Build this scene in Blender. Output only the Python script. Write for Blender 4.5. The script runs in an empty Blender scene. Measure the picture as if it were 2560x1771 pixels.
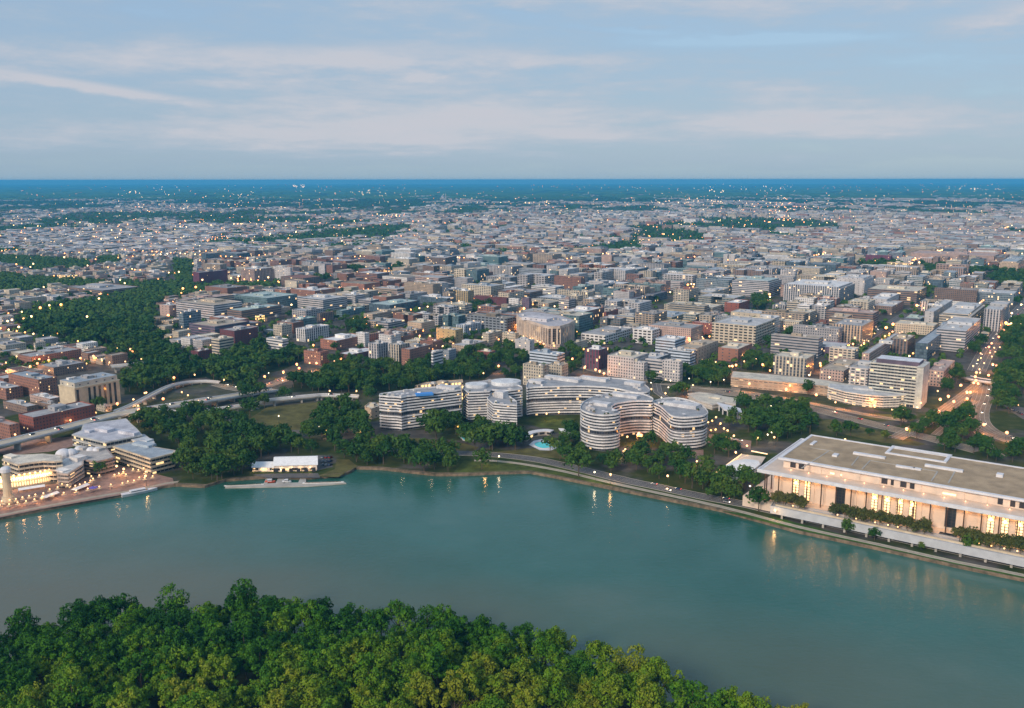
import bpy, math, random
from mathutils import Vector, Matrix, noise
from mathutils.geometry import tessellate_polygon
R = random.Random(7)
SC = bpy.context.scene
COL = SC.collection
# ------------------------------------------------------------ camera (metres; y looks away over the river)
F, W0, H0, CAMZ = 2300.0, 2560.0, 1771.0, 231.0
PITCH = math.atan((885.5-450)/F)
cp, sp = math.cos(PITCH), math.sin(PITCH)
cd = bpy.data.cameras.new("camera"); cam = bpy.data.objects.new("camera", cd); COL.objects.link(cam)
cam.location = (0, 0, CAMZ); cam.rotation_euler = (math.radians(90)-PITCH, math.radians(0.06), 0)
cd.sensor_width = 36.0; cd.lens = F/W0*36.0; cd.clip_start = 1.0; cd.clip_end = 90000.0
SC.camera = cam
GZ = 2.0
def g(x, y, z=GZ):
    """survey helper: the place at height z seen in direction x, y of the photograph"""
    a = (x-1280)/F; b = -(y-885.5)/F
    dy = cp+b*sp; dz = -sp+b*cp
    t = (z-CAMZ)/dz
    return (a*t, dy*t)
def scr(X, Y, Z):
    d = Y*cp+(CAMZ-Z)*sp
    u = -(CAMZ-Z)*cp+Y*sp
    return 1280+F*X/d, 885.5-F*u/d
def height_at(x, yt, yb):
    G = g(x, yb); a = -(yt-885.5)/F
    return CAMZ+G[1]/(cp+a*sp)*(-sp+a*cp)
K = 4.506
ORG = {'T0': (0, 640), 'T1': (512, 640), 'T2': (1024, 640), 'T3': (1536, 640), 'T4': (2048, 640),
       'L0': (0, 960), 'L1': (512, 960), 'L2': (1024, 930), 'L3': (1536, 930), 'L4': (2048, 930)}
def pn(p, x, y):
    if p == 'W': return 900+x/2.563, 900+y/2.563
    if p == 'L6': return 1792+x/3.004, 1130+y/3.004
    o = ORG[p]; return o[0]+x/K, o[1]+y/K
def gp(p, pts, z=GZ): return [g(*pn(p, x, y), z) for x, y in pts]
GA = math.radians(-34)
UU = (math.cos(GA), math.sin(GA)); VV = (-UU[1], UU[0])
# ------------------------------------------------------------ materials
def newmat(name):
    m = bpy.data.materials.new(name); m.use_nodes = True
    nt = m.node_tree; nt.nodes.clear()
    out = nt.nodes.new('ShaderNodeOutputMaterial')
    b = nt.nodes.new('ShaderNodeBsdfPrincipled'); nt.links.new(b.outputs[0], out.inputs[0])
    return m, nt, b
def nd(nt, t, **k):
    n = nt.nodes.new(t)
    for a, v in k.items(): setattr(n, a, v)
    return n
def mth(nt, op, a, b=None, c=None):
    n = nt.nodes.new('ShaderNodeMath'); n.operation = op
    for i, v in enumerate((a, b, c)):
        if v is None: continue
        if isinstance(v, (int, float)): n.inputs[i].default_value = v
        else: nt.links.new(v, n.inputs[i])
    return n.outputs[0]
def mixc(nt, f, a, b, mode='MIX'):
    n = nt.nodes.new('ShaderNodeMix'); n.data_type = 'RGBA'; n.blend_type = mode
    for s, v in ((n.inputs[0], f), (n.inputs[6], a), (n.inputs[7], b)):
        if isinstance(v, (int, float)): s.default_value = v
        elif isinstance(v, tuple): s.default_value = (*v, 1) if len(v) == 3 else v
        else: nt.links.new(v, s)
    return n.outputs[2]
def noise_tex(nt, scale, detail=3, vec=None, rough=.55):
    n = nt.nodes.new('ShaderNodeTexNoise'); n.inputs['Scale'].default_value = scale
    n.inputs['Detail'].default_value = detail; n.inputs['Roughness'].default_value = rough
    if vec is None:
        gm = nt.nodes.new('ShaderNodeNewGeometry'); vec = gm.outputs['Position']
    nt.links.new(vec, n.inputs['Vector'])
    return n.outputs['Fac']
def ramp(nt, f, stops):
    r = nt.nodes.new('ShaderNodeValToRGB'); e = r.color_ramp.elements
    while len(e) < len(stops): e.new(.5)
    for i, (p, c) in enumerate(stops):
        e[i].position = p; e[i].color = (*c, 1)
    nt.links.new(f, r.inputs[0]); return r.outputs[0]
def ramp8(nt, f, stops):
    r = ramp(nt, f, [(p, tuple(x/8 for x in c)) for p, c in stops])
    n = nt.nodes.new('ShaderNodeVectorMath'); n.operation = 'SCALE'; nt.links.new(r, n.inputs[0]); n.inputs['Scale'].default_value = 8
    return n.outputs[0]
def plain(name, col, rough=.7, noise_s=None, amt=.35, metal=0, spec=.3):
    m, nt, b = newmat(name)
    b.inputs['Roughness'].default_value = rough; b.inputs['Metallic'].default_value = metal
    b.inputs['Specular IOR Level'].default_value = spec
    if noise_s:
        f = noise_tex(nt, noise_s, 4)
        d = tuple(c*(1-amt) for c in col); l = tuple(min(1, c*(1+amt)) for c in col)
        nt.links.new(ramp(nt, f, [(.3, d), (.7, l)]), b.inputs['Base Color'])
    else: b.inputs['Base Color'].default_value = (*col, 1)
    return m
def glow(name, col, s, sample=True):
    m, nt, b = newmat(name)
    b.inputs['Base Color'].default_value = (.8, .8, .8, 1)
    b.inputs['Emission Color'].default_value = (*col, 1); b.inputs['Emission Strength'].default_value = s
    m.cycles.emission_sampling = 'AUTO' if sample else 'NONE'
    return m
def facade(name, w, h, ww, hh, lit=.024, win=(.035, .045, .06), litcol=(1, .62, .28), lits=1.6, rough=.25):
    """wall with storeys of windows: uv is in metres along and up the wall; wall colour is the mesh attribute tint"""
    m, nt, b = newmat(name)
    uv = nd(nt, 'ShaderNodeUVMap'); uv.uv_map = 'uv'
    s = nd(nt, 'ShaderNodeSeparateXYZ'); nt.links.new(uv.outputs[0], s.inputs[0])
    u = mth(nt, 'DIVIDE', s.outputs[0], w); v = mth(nt, 'DIVIDE', s.outputs[1], h)
    fu = mth(nt, 'FRACT', u); fv = mth(nt, 'FRACT', v)
    mu = mth(nt, 'LESS_THAN', mth(nt, 'ABSOLUTE', mth(nt, 'SUBTRACT', fu, .5)), ww/2)
    mv = mth(nt, 'LESS_THAN', mth(nt, 'ABSOLUTE', mth(nt, 'SUBTRACT', fv, .5)), hh/2)
    mask = mth(nt, 'MULTIPLY', mu, mv)
    cell = nd(nt, 'ShaderNodeCombineXYZ')
    nt.links.new(mth(nt, 'FLOOR', u), cell.inputs[0]); nt.links.new(mth(nt, 'FLOOR', v), cell.inputs[1])
    wn = nd(nt, 'ShaderNodeTexWhiteNoise'); wn.noise_dimensions = '2D'; nt.links.new(cell.outputs[0], wn.inputs['Vector'])
    on = mth(nt, 'MULTIPLY', mask, mth(nt, 'GREATER_THAN', wn.outputs['Value'], 1-lit))
    at = nd(nt, 'ShaderNodeAttribute'); at.attribute_name = 'tint'
    f = noise_tex(nt, .09, 4)
    wall = mixc(nt, 1, at.outputs['Color'], ramp(nt, f, [(.3, (.78, .77, .76)), (.7, (1.12, 1.12, 1.12))]), 'MULTIPLY')
    wv = mixc(nt, wn.outputs['Value'], win, tuple(c*2.4 for c in win))
    nt.links.new(mixc(nt, mask, wall, wv), b.inputs['Base Color'])
    nt.links.new(mth(nt, 'SUBTRACT', .8, mth(nt, 'MULTIPLY', mask, .8-rough)), b.inputs['Roughness'])
    b.inputs['Emission Color'].default_value = (*litcol, 1)
    nt.links.new(mth(nt, 'MULTIPLY', on, lits), b.inputs['Emission Strength'])
    m.cycles.emission_sampling = 'NONE'
    return m
FAC = {
 'grid': facade('punched_wall', 3.3, 3.5, .46, .52),
 'band': facade('banded_wall', 6.0, 3.7, 1.1, .46, .024),
 'vert': facade('ribbed_wall', 4.2, 3.6, .55, .9, .024),
 'glass': facade('glass_wall', 2.6, 3.8, .88, .76, .02, (.05, .075, .09)),
 'bays': facade('bay_wall', 5.4, 3.2, .7, .55, .03),
 'slot': facade('slotted_wall', 7.0, 4.0, .68, .5, .02, (.02, .02, .022)),
 'blank': facade('mostly_blank_wall', 9.0, 4.2, .22, .3, .05),
 'lit': facade('brightly_lit_wall', 3.6, 4.0, .62, .6, .55, (.05, .05, .05), (1, .6, .2), 2.2),
 'house': facade('house_wall', 3.0, 3.1, .36, .45, .03),
 'dim': facade('deep_window_wall', 3.4, 3.3, .93, .9, .09, (.015, .018, .024), (1, .66, .3), 1.3),
}
def roof_mat():
    m, nt, b = newmat('flat_roof'); b.inputs['Roughness'].default_value = .85
    at = nd(nt, 'ShaderNodeAttribute'); at.attribute_name = 'tint'
    f = noise_tex(nt, .12, 5); f2 = noise_tex(nt, .9, 2)
    c = mixc(nt, 1, at.outputs['Color'], ramp(nt, f, [(.3, (.66, .66, .68)), (.5, (.95, .95, .95)), (.7, (1.2, 1.18, 1.12))]), 'MULTIPLY')
    c = mixc(nt, 1, c, ramp(nt, f2, [(.35, (.85, .85, .85)), (.6, (1.08, 1.08, 1.08))]), 'MULTIPLY')
    nt.links.new(c, b.inputs['Base Color'])
    return m
ROOF = roof_mat()
M = {}
M['white'] = plain('white_stone', (.60, .62, .66), .6, .2, .12)
M['marble'] = plain('white_marble', (.62, .52, .43), .5, .15, .1)
M['tan'] = plain('tan_gravel', (.34, .265, .175), .9, .10, .24)
M['metal'] = plain('grey_metal', (.35, .37, .40), .4, 1.0, .2, .4)
M['dark'] = plain('dark_metal', (.03, .03, .035), .5)
M['bronze'] = plain('bronze', (.10, .06, .04), .4, 1, .2, .5)
M['glass'] = plain('dark_glass', (.02, .03, .04), .12, None, 0, 0, .8)
M['concrete'] = plain('concrete', (.36, .35, .32), .85, .1, .2)
M['deck'] = plain('pale_concrete_deck', (.42, .38, .30), .8, .08, .18)
M['wood'] = plain('wood', (.22, .15, .09), .8, 1, .3)
M['bark'] = plain('bark', (.09, .07, .05), .9, 2, .3)
M['cloth'] = plain('pale_canvas', (.75, .77, .78), .8, .4, .1)
M['blue'] = plain('blue_cover', (.06, .25, .65), .7)
M['pool'] = plain('pool_water', (.05, .62, .66), .1, .4, .15)
M['brick'] = plain('red_brick', (.27, .10, .07), .85, .5, .25)
M['stone'] = plain('buff_stone', (.52, .45, .33), .8, .2, .15)
M['tyre'] = plain('tyre_rubber', (.02, .02, .02), .9)
M['orange'] = glow('sodium_lamp', (1, .24, .02), 2.5, False)
M['warm'] = glow('warm_lamp', (1, .45, .10), 2.4, False)
M['cool'] = glow('white_lamp', (1, .82, .5), 3, False)
M['far_orange'] = glow('far_sodium_lamp', (1, .28, .03), 5, False)
M['far_warm'] = glow('far_warm_lamp', (1, .60, .22), 5, False)
M['winlit'] = glow('lit_window', (1, .50, .10), 1.25)
M['fascia'] = plain('terrace_fascia', (.42, .45, .49), .7, .2, .1)
M['redlamp'] = glow('tail_lamp', (1, .05, .03), 6, False)
M['head'] = glow('head_lamp', (1, .85, .6), 14, False)
# ------------------------------------------------------------ mesh builder
class MB:
    def __init__(s): s.v = []; s.f = []; s.uv = []; s.t = []; s.mi = []
    def face(s, pts, uv=None, tint=(.5, .5, .5), mi=0):
        n = len(s.v); s.v += [tuple(p) for p in pts]; s.f.append(tuple(range(n, n+len(pts))))
        s.uv += list(uv) if uv else [(0, 0)]*len(pts); s.t.append(tint); s.mi.append(mi)
    def side(s, a, b, z0, z1, tint, mi=0, u0=0, v0=0):
        L = math.hypot(b[0]-a[0], b[1]-a[1])
        s.face([(a[0], a[1], z0), (b[0], b[1], z0), (b[0], b[1], z1), (a[0], a[1], z1)],
               [(u0, v0), (u0+L, v0), (u0+L, v0+z1-z0), (u0, v0+z1-z0)], tint, mi)
        return u0+L
    def sides(s, pts, z0, z1, tint, mi=0, u0=0, flip=False):
        n = len(pts)
        for i in range(n):
            a, b = pts[i], pts[(i+1) % n]
            if flip: a, b = b, a
            u0 = s.side(a, b, z0, z1, tint, mi, u0)
    def cap(s, pts, z, tint, mi=0, down=False):
        if len(pts) > 4:
            for t in tessellate_polygon([[Vector((p[0], p[1], 0)) for p in pts]]):
                q = [pts[i] for i in t]
                ar = (q[1][0]-q[0][0])*(q[2][1]-q[0][1])-(q[2][0]-q[0][0])*(q[1][1]-q[0][1])
                if (ar < 0) != down: q.reverse()
                s.face([(x, y, z) for x, y in q], [(x, y) for x, y in q], tint, mi)
        else:
            q = list(pts)
            if down: q.reverse()
            s.face([(x, y, z) for x, y in q], [(x, y) for x, y in q], tint, mi)
    def ring(s, a, b, z, tint, mi=0):
        n = len(a)
        for i in range(n):
            j = (i+1) % n
            s.face([(*a[i], z), (*a[j], z), (*b[j], z), (*b[i], z)], None, tint, mi)
    def prism(s, pts, z0, z1, tint, mi=0, bottom=False, mt=None, u0=0):
        s.sides(pts, z0, z1, tint, mi, u0); s.cap(pts, z1, tint, mi if mt is None else mt)
        if bottom: s.cap(pts, z0, tint, mi, True)
    def box(s, cx, cy, z0, lx, ly, lz, ang=0., tint=(.5, .5, .5), mi=0, bottom=False, mt=None):
        s.prism(rect(cx, cy, lx, ly, ang), z0, z0+lz, tint, mi, bottom, mt)
    def tube(s, p0, p1, r0, r1, n=6, tint=(.5, .5, .5), mi=0, cap=True):
        p0, p1 = Vector(p0), Vector(p1); d = (p1-p0).normalized()
        a = d.orthogonal().normalized(); b = d.cross(a)
        c = [[p+(a*math.cos(6.2832*i/n)+b*math.sin(6.2832*i/n))*r for i in range(n)] for p, r in ((p0, r0), (p1, r1))]
        for i in range(n):
            j = (i+1) % n; s.face([c[0][i], c[0][j], c[1][j], c[1][i]], None, tint, mi)
        if cap: s.face(c[1], None, tint, mi)
    def ball(s, c, r, tint=(.5, .5, .5), mi=0, n=8, m=5, sz=1.):
        P = [[(c[0]+r*math.sin(math.pi*j/m)*math.cos(6.2832*i/n), c[1]+r*math.sin(math.pi*j/m)*math.sin(6.2832*i/n), c[2]+sz*r*math.cos(math.pi*j/m)) for i in range(n)] for j in range(m+1)]
        for j in range(m):
            for i in range(n):
                k = (i+1) % n
                if j == 0: s.face([P[0][0], P[1][i], P[1][k]], None, tint, mi)
                elif j == m-1: s.face([P[j][i], P[m][0], P[j][k]], None, tint, mi)
                else: s.face([P[j][i], P[j+1][i], P[j+1][k], P[j][k]], None, tint, mi)
    def mesh(s, name, mats):
        me = bpy.data.meshes.new(name); me.from_pydata(s.v, [], s.f)
        uvl = me.uv_layers.new(name='uv'); uvl.data.foreach_set('uv', [c for u in s.uv for c in u])
        at = me.attributes.new('tint', 'FLOAT_COLOR', 'FACE')
        at.data.foreach_set('color', [c for t in s.t for c in (*t, 1.)])
        if not isinstance(mats, (list, tuple)): mats = [mats]
        for m in mats: me.materials.append(m)
        me.polygons.foreach_set('material_index', s.mi)
        me.update(); return me
    def build(s, name, mats, parent=None, smooth=False):
        me = s.mesh(name, mats)
        if smooth: me.polygons.foreach_set('use_smooth', [True]*len(me.polygons))
        return link(name, me, parent)
def link(name, me, parent=None):
    o = bpy.data.objects.new(name, me); COL.objects.link(o)
    if parent:
        o.parent = parent
        if me is not None and not parent.get('_loc0'):
            o.matrix_parent_inverse = Matrix.Translation(-Vector(parent.location)) if parent.rotation_euler.z == 0 else parent.matrix_basis.inverted()
    return o
def thing(name, label, cat, loc=(0, 0, 0), group=None, local=False):
    """an Empty at the base of a thing; parts are built in place unless local"""
    o = bpy.data.objects.new(name, None); COL.objects.link(o); o.location = loc
    o.empty_display_size = 2
    if local: o['_loc0'] = 1
    return tag(o, label, cat, group)
def tag(o, label, cat, group=None):
    o['label'] = label; o['category'] = cat
    if group: o['group'] = group
    return o
def kind(o, k): o['kind'] = k; return o
def rect(cx, cy, lx, ly, ang=0.):
    c, s_ = math.cos(ang), math.sin(ang)
    return [(cx+x*c-y*s_, cy+x*s_+y*c) for x, y in ((-lx/2, -ly/2), (lx/2, -ly/2), (lx/2, ly/2), (-lx/2, ly/2))]
def area(p): return sum(p[i][0]*p[(i+1) % len(p)][1]-p[(i+1) % len(p)][0]*p[i][1] for i in range(len(p)))/2
def ccw(p): return list(p) if area(p) > 0 else list(reversed(p))
def offset(pts, d):
    """grow (d > 0) a ccw outline"""
    n = len(pts); out = []
    for i in range(n):
        a, b, c = pts[i-1], pts[i], pts[(i+1) % n]
        e1 = Vector((b[0]-a[0], b[1]-a[1])); e2 = Vector((c[0]-b[0], c[1]-b[1]))
        if e1.length < 1e-6 or e2.length < 1e-6: out.append(b); continue
        e1.normalize(); e2.normalize()
        n1 = Vector((e1.y, -e1.x)); n2 = Vector((e2.y, -e2.x)); m = n1+n2
        if m.length < .1: m = n1
        m.normalize(); k = max(.5, m.dot(n1))
        out.append((b[0]+m.x*d/k, b[1]+m.y*d/k))
    return out
def smooth_loop(pts, sub=4, closed=True):
    n = len(pts); out = []
    rng = range(n) if closed else range(n-1)
    for i in rng:
        if closed: p = [pts[(i+k) % n] for k in (-1, 0, 1, 2)]
        else: p = [pts[max(0, i-1)], pts[i], pts[i+1], pts[min(n-1, i+2)]]
        for j in range(sub):
            t = j/sub
            out.append(tuple(.5*((2*p[1][k])+(-p[0][k]+p[2][k])*t+(2*p[0][k]-5*p[1][k]+4*p[2][k]-p[3][k])*t*t+(-p[0][k]+3*p[1][k]-3*p[2][k]+p[3][k])*t**3) for k in (0, 1)))
    if not closed: out.append(tuple(pts[-1]))
    return out
def inside(p, poly):
    x, y = p; c = False; n = len(poly)
    for i in range(n):
        x1, y1 = poly[i]; x2, y2 = poly[(i+1) % n]
        if (y1 > y) != (y2 > y) and x < (x2-x1)*(y-y1)/(y2-y1)+x1: c = not c
    return c
def centroid(p): return sum(a for a, _ in p)/len(p), sum(b for _, b in p)/len(p)
# ------------------------------------------------------------ light, sky, air
def make_world():
    w = bpy.data.worlds.new("World"); SC.world = w; w.use_nodes = True
    nt = w.node_tree; nt.nodes.clear()
    out = nt.nodes.new('ShaderNodeOutputWorld'); bg = nt.nodes.new('ShaderNodeBackground'); nt.links.new(bg.outputs[0], out.inputs[0])
    sky = nt.nodes.new('ShaderNodeTexSky'); sky.sky_type = 'NISHITA'; sky.sun_disc = False
    sky.sun_elevation = SUN_EL; sky.sun_rotation = SUN_ROT; sky.altitude = 50; sky.air_density = 1.3; sky.dust_density = 1.0; sky.ozone_density = 2.5
    tc = nt.nodes.new('ShaderNodeTexCoord'); s = nt.nodes.new('ShaderNodeSeparateXYZ'); nt.links.new(tc.outputs['Generated'], s.inputs[0])
    z = mth(nt, 'MAXIMUM', s.outputs[2], 0.0)
    az = mth(nt, 'DIVIDE', s.outputs[0], mth(nt, 'ADD', mth(nt, 'ABSOLUTE', s.outputs[1]), .25))
    el = mth(nt, 'POWER', mth(nt, 'ADD', z, .001), .75)
    def coords(sx, sy, rot, loc):
        c = nt.nodes.new('ShaderNodeCombineXYZ'); nt.links.new(mth(nt, 'MULTIPLY', az, sx), c.inputs[0]); nt.links.new(mth(nt, 'MULTIPLY', el, sy), c.inputs[1])
        mp = nt.nodes.new('ShaderNodeMapping'); mp.inputs['Rotation'].default_value = (0, 0, math.radians(rot)); mp.inputs['Location'].default_value = loc
        nt.links.new(c.outputs[0], mp.inputs[0]); return mp.outputs[0]
    n1 = noise_tex(nt, 1., 8, coords(3.6, 17, -12, (3.3, 1.1, 0)), .55); n2 = noise_tex(nt, 1., 4, coords(1.8, 10, -10, (7.3, 5.6, 0)), .5); n3 = noise_tex(nt, 1., 9, coords(12, 36, 14, (1, 2, 0)), .66)
    f = mth(nt, 'ADD', mth(nt, 'ADD', mth(nt, 'MULTIPLY', n1, .36), mth(nt, 'MULTIPLY', n2, .44)), mth(nt, 'MULTIPLY', n3, .34))
    band = ramp(nt, z, [(0, (.30, .30, .30)), (.018, (.36, .36, .36)), (.045, (.56, .56, .56)), (.085, (.53, .53, .53)), (.13, (.47, .47, .47))])
    f = mth(nt, 'ADD', f, mth(nt, 'SUBTRACT', band, .51))
    def streak(a0, z0, wa, wz, tilt):      # one long soft cloud, or a gap, at its own place in the sky
        da = mth(nt, 'SUBTRACT', az, a0); dz = mth(nt, 'SUBTRACT', mth(nt, 'SUBTRACT', z, z0), mth(nt, 'MULTIPLY', da, tilt))
        r2 = mth(nt, 'ADD', mth(nt, 'POWER', mth(nt, 'DIVIDE', da, wa), 2), mth(nt, 'POWER', mth(nt, 'DIVIDE', mth(nt, 'ADD', dz, mth(nt, 'MULTIPLY', mth(nt, 'SUBTRACT', n3, .5), wz*2.2)), wz), 2))
        e = mth(nt, 'MAXIMUM', mth(nt, 'SUBTRACT', 1, mth(nt, 'MULTIPLY', r2, .6)), 0); return mth(nt, 'MULTIPLY', e, e)
    for a0, z0, wa, wz, ti, k in ((-.35, .088, .10, .006, -.13, .17), (0.0, .166, .045, .009, -.15, -.12), (.10, .149, .05, .004, -.08, -.10), (.50, .110, .07, .008, .03, -.15), (.22, .136, .16, .006, .0, -.10), (.44, .150, .16, .012, .1, .09), (-.10, .120, .22, .018, .04, .08)):
        f = mth(nt, 'ADD', f, mth(nt, 'MULTIPLY', streak(a0, z0, wa, wz, ti), k))
    mask = ramp(nt, f, [(.40, (0, 0, 0)), (.60, (.75, .75, .75)), (.72, (1, 1, 1))])
    shade = ramp8(nt, f, [(.42, CLOUD_D), (.54, CLOUD_M), (.66, CLOUD_L)])
    base = mixc(nt, 1, sky.outputs[0], SKYMUL, 'MULTIPLY')
    grad = ramp8(nt, z, [(0.0, SKY_LOW), (.10, SKY_HIGH), (1, SKY_TOP)])
    base = mixc(nt, .78, base, grad)
    nt.links.new(mixc(nt, mask, base, shade), bg.inputs[0]); bg.inputs[1].default_value = BGS
SUN_EL = math.radians(14); SUN_ROT = math.radians(215)
BGS = .15
SKYMUL = (1., 1., 1.)
SKY_LOW = (1.75, 2.7, 3.65); SKY_HIGH = (1.7, 2.55, 3.8); SKY_TOP = (2.6, 3.3, 4.5)
CLOUD_D = (1.5, 2.15, 3.0); CLOUD_M = (2.15, 2.7, 3.35); CLOUD_L = (3.15, 3.25, 3.6)
make_world()
sd = bpy.data.lights.new('sun', 'SUN'); so = bpy.data.objects.new('sun', sd); COL.objects.link(so)
sd.energy = 3.0; sd.angle = math.radians(14); sd.color = (1, .80, .62)
sdir = Vector((math.sin(SUN_ROT)*math.cos(SUN_EL+.25), math.cos(SUN_ROT)*math.cos(SUN_EL+.25), math.sin(SUN_EL+.25)))
so.rotation_euler = sdir.to_track_quat('Z', 'Y').to_euler()
def haze():
    m = bpy.data.materials.new('haze'); m.use_nodes = True; nt = m.node_tree; nt.nodes.clear()
    out = nt.nodes.new('ShaderNodeOutputMaterial'); v = nt.nodes.new('ShaderNodeVolumePrincipled')
    v.inputs['Color'].default_value = (.10, .56, 1.0, 1); v.inputs['Density'].default_value = HAZE; v.inputs['Anisotropy'].default_value = 0
    nt.links.new(v.outputs[0], out.inputs['Volume'])
    b = MB(); b.box(0, 25000, -2, 104000, 56000, 243, 0, bottom=True)
    o = b.build('haze', m); kind(o, 'stuff')
HAZE = 5.5e-5
haze()
SC.view_settings.view_transform = 'Standard'; SC.view_settings.look = 'None'; SC.view_settings.exposure = .25; SC.view_settings.gamma = 1
cy = SC.cycles; cy.max_bounces = 3; cy.diffuse_bounces = 2; cy.glossy_bounces = 2; cy.transmission_bounces = 1; cy.transparent_max_bounces = 4; cy.volume_bounces = 0
cy.use_light_tree = True; cy.sample_clamp_indirect = 4; cy.use_denoising = True; cy.caustics_reflective = False; cy.caustics_refractive = False
# ------------------------------------------------------------ ground, river, banks
SHORE_PX = [(-420, 1375), (-200, 1332), (0, 1295), (100, 1275), (220, 1252), (322, 1235), (410, 1216), (440, 1212), (512, 1216), (566, 1200),
            (663, 1193), (767, 1195), (845, 1189), (873, 1181), (888, 1170), (956, 1172), (1024, 1180), (1090, 1187), (1157, 1187), (1246, 1183), (1323, 1181),
            (1401, 1196), (1536, 1223), (1647, 1246), (1802, 1277), (1992, 1330), (2191, 1372), (2391, 1417), (2560, 1452), (2760, 1505), (3100, 1600)]
SHORE = [g(x, y, 1.0) for x, y in SHORE_PX]
def ground_mat():
    m, nt, b = newmat('ground'); b.inputs['Roughness'].default_value = .95; b.inputs['Specular IOR Level'].default_value = .1
    ge = nd(nt, 'ShaderNodeNewGeometry'); s = nd(nt, 'ShaderNodeSeparateXYZ'); nt.links.new(ge.outputs['Position'], s.inputs[0])
    y = s.outputs[1]
    n1 = noise_tex(nt, .012, 4); n2 = noise_tex(nt, .08, 4)
    grass = ramp(nt, n2, [(.3, (.022, .040, .008)), (.55, (.045, .062, .014)), (.75, (.085, .080, .03))])
    town = ramp(nt, n2, [(.3, (.05, .048, .046)), (.6, (.10, .095, .088)), (.8, (.17, .155, .13))])
    near = mixc(nt, ramp(nt, n1, [(.50, (0, 0, 0)), (.56, (1, 1, 1))]), grass, town)
    k = nd(nt, 'ShaderNodeMapRange'); nt.links.new(y, k.inputs[0]); k.inputs[1].default_value = 900; k.inputs[2].default_value = 1050
    c = mixc(nt, k.outputs[0], near, mixc(nt, ramp(nt, n1, [(.56, (0, 0, 0)), (.66, (1, 1, 1))]), town, grass))
    n3 = noise_tex(nt, .0006, 5)
    far = ramp(nt, n3, [(.35, (.008, .022, .010)), (.6, (.016, .035, .016)), (.74, (.07, .07, .07))])
    k2 = nd(nt, 'ShaderNodeMapRange'); nt.links.new(mth(nt, 'ADD', y, mth(nt, 'MULTIPLY', n3, 5200)), k2.inputs[0]); k2.inputs[1].default_value = 9500; k2.inputs[2].default_value = 11500
    nt.links.new(mixc(nt, k2.outputs[0], c, far), b.inputs['Base Color'])
    return m
mb = MB()
for i in range(len(SHORE)-1):
    a, b = SHORE[i], SHORE[i+1]
    fa = (-52000+104000*i/(len(SHORE)-1), 50000); fb = (-52000+104000*(i+1)/(len(SHORE)-1), 50000)
    ma = (a[0]*3.5, 3200); mb_ = (b[0]*3.5, 3200)
    mb.face([(*a, GZ), (*b, GZ), (*mb_, GZ), (*ma, GZ)]); mb.face([(*ma, GZ), (*mb_, GZ), (*fb, GZ), (*fa, GZ)])
for e, s in ((SHORE[0], -1), (SHORE[-1], 1)):
    p = [(*e, GZ), (s*52000, e[1]*.6, GZ), (s*52000, 50000, GZ), (e[0]*3.5, 3200, GZ)]
    mb.face(p if s > 0 else p[::-1])
kind(mb.build('ground', ground_mat()), 'structure')
# quay wall: a stone edge that stands on the river bed, as thick as a real wall
mb = MB(); inner = [(x, y+2.2) for x, y in SHORE]; outer = [(x, y-1.0) for x, y in SHORE]
for i in range(len(SHORE)-1):
    for A, B, z0, z1 in ((outer[i], outer[i+1], -1.2, 1.95),):
        mb.side(A, B, z0, z1, (.5, .5, .5))
    mb.face([(*outer[i], 1.95), (*outer[i+1], 1.95), (*inner[i+1], 2.06), (*inner[i], 2.06)])
def bank_mat():
    m, nt, b = newmat('river_bank'); b.inputs['Roughness'].default_value = .9
    f = noise_tex(nt, .25, 4)
    nt.links.new(ramp(nt, f, [(.3, (.06, .055, .035)), (.5, (.16, .12, .08)), (.7, (.25, .19, .13))]), b.inputs['Base Color']); return m
kind(mb.build('river_bank', bank_mat()), 'structure')
def water_mat():
    m, nt, b = newmat('river_water')
    n1 = noise_tex(nt, .006, 5, None, .6)
    tc = nd(nt, 'ShaderNodeNewGeometry'); mp = nd(nt, 'ShaderNodeMapping'); mp.inputs['Scale'].default_value = (.6, 1, 1); nt.links.new(tc.outputs['Position'], mp.inputs[0])
    n3 = noise_tex(nt, .0045, 3, mp.outputs[0])
    s = nd(nt, 'ShaderNodeSeparateXYZ'); nt.links.new(tc.outputs['Position'], s.inputs[0])
    deep = ramp(nt, n1, [(.3, (.010, .082, .058)), (.55, (.030, .116, .094)), (.75, (.070, .150, .128))])
    # silt in the shallows off the near bank
    k = nd(nt, 'ShaderNodeMapRange'); nt.links.new(mth(nt, 'ADD', mth(nt, 'ADD', s.outputs[1], mth(nt, 'MULTIPLY', s.outputs[0], .45)), mth(nt, 'MULTIPLY', mth(nt, 'SUBTRACT', n3, .5), 330)), k.inputs[0])
    k.inputs[1].default_value = 360; k.inputs[2].default_value = 530; k.inputs[3].default_value = 1; k.inputs[4].default_value = 0
    c = mixc(nt, mth(nt, 'MULTIPLY', k.outputs[0], .75), deep, (.125, .112, .075))
    nt.links.new(c, b.inputs['Base Color'])
    nt.links.new(ramp(nt, noise_tex(nt, .010, 5), [(.35, (.06, .06, .06)), (.65, (.20, .20, .20))]), b.inputs['Roughness']); b.inputs['IOR'].default_value = 1.33; b.inputs['Specular IOR Level'].default_value = .55
    mp2 = nd(nt, 'ShaderNodeMapping'); mp2.inputs['Scale'].default_value = (.8, 1.3, 1); nt.links.new(tc.outputs['Position'], mp2.inputs[0])
    w1 = noise_tex(nt, .28, 4, mp2.outputs[0], .6)
    bp = nd(nt, 'ShaderNodeBump'); bp.inputs['Strength'].default_value = .7; bp.inputs['Distance'].default_value = .34; nt.links.new(w1, bp.inputs['Height'])
    nt.links.new(bp.outputs[0], b.inputs['Normal'])
    return m
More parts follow.
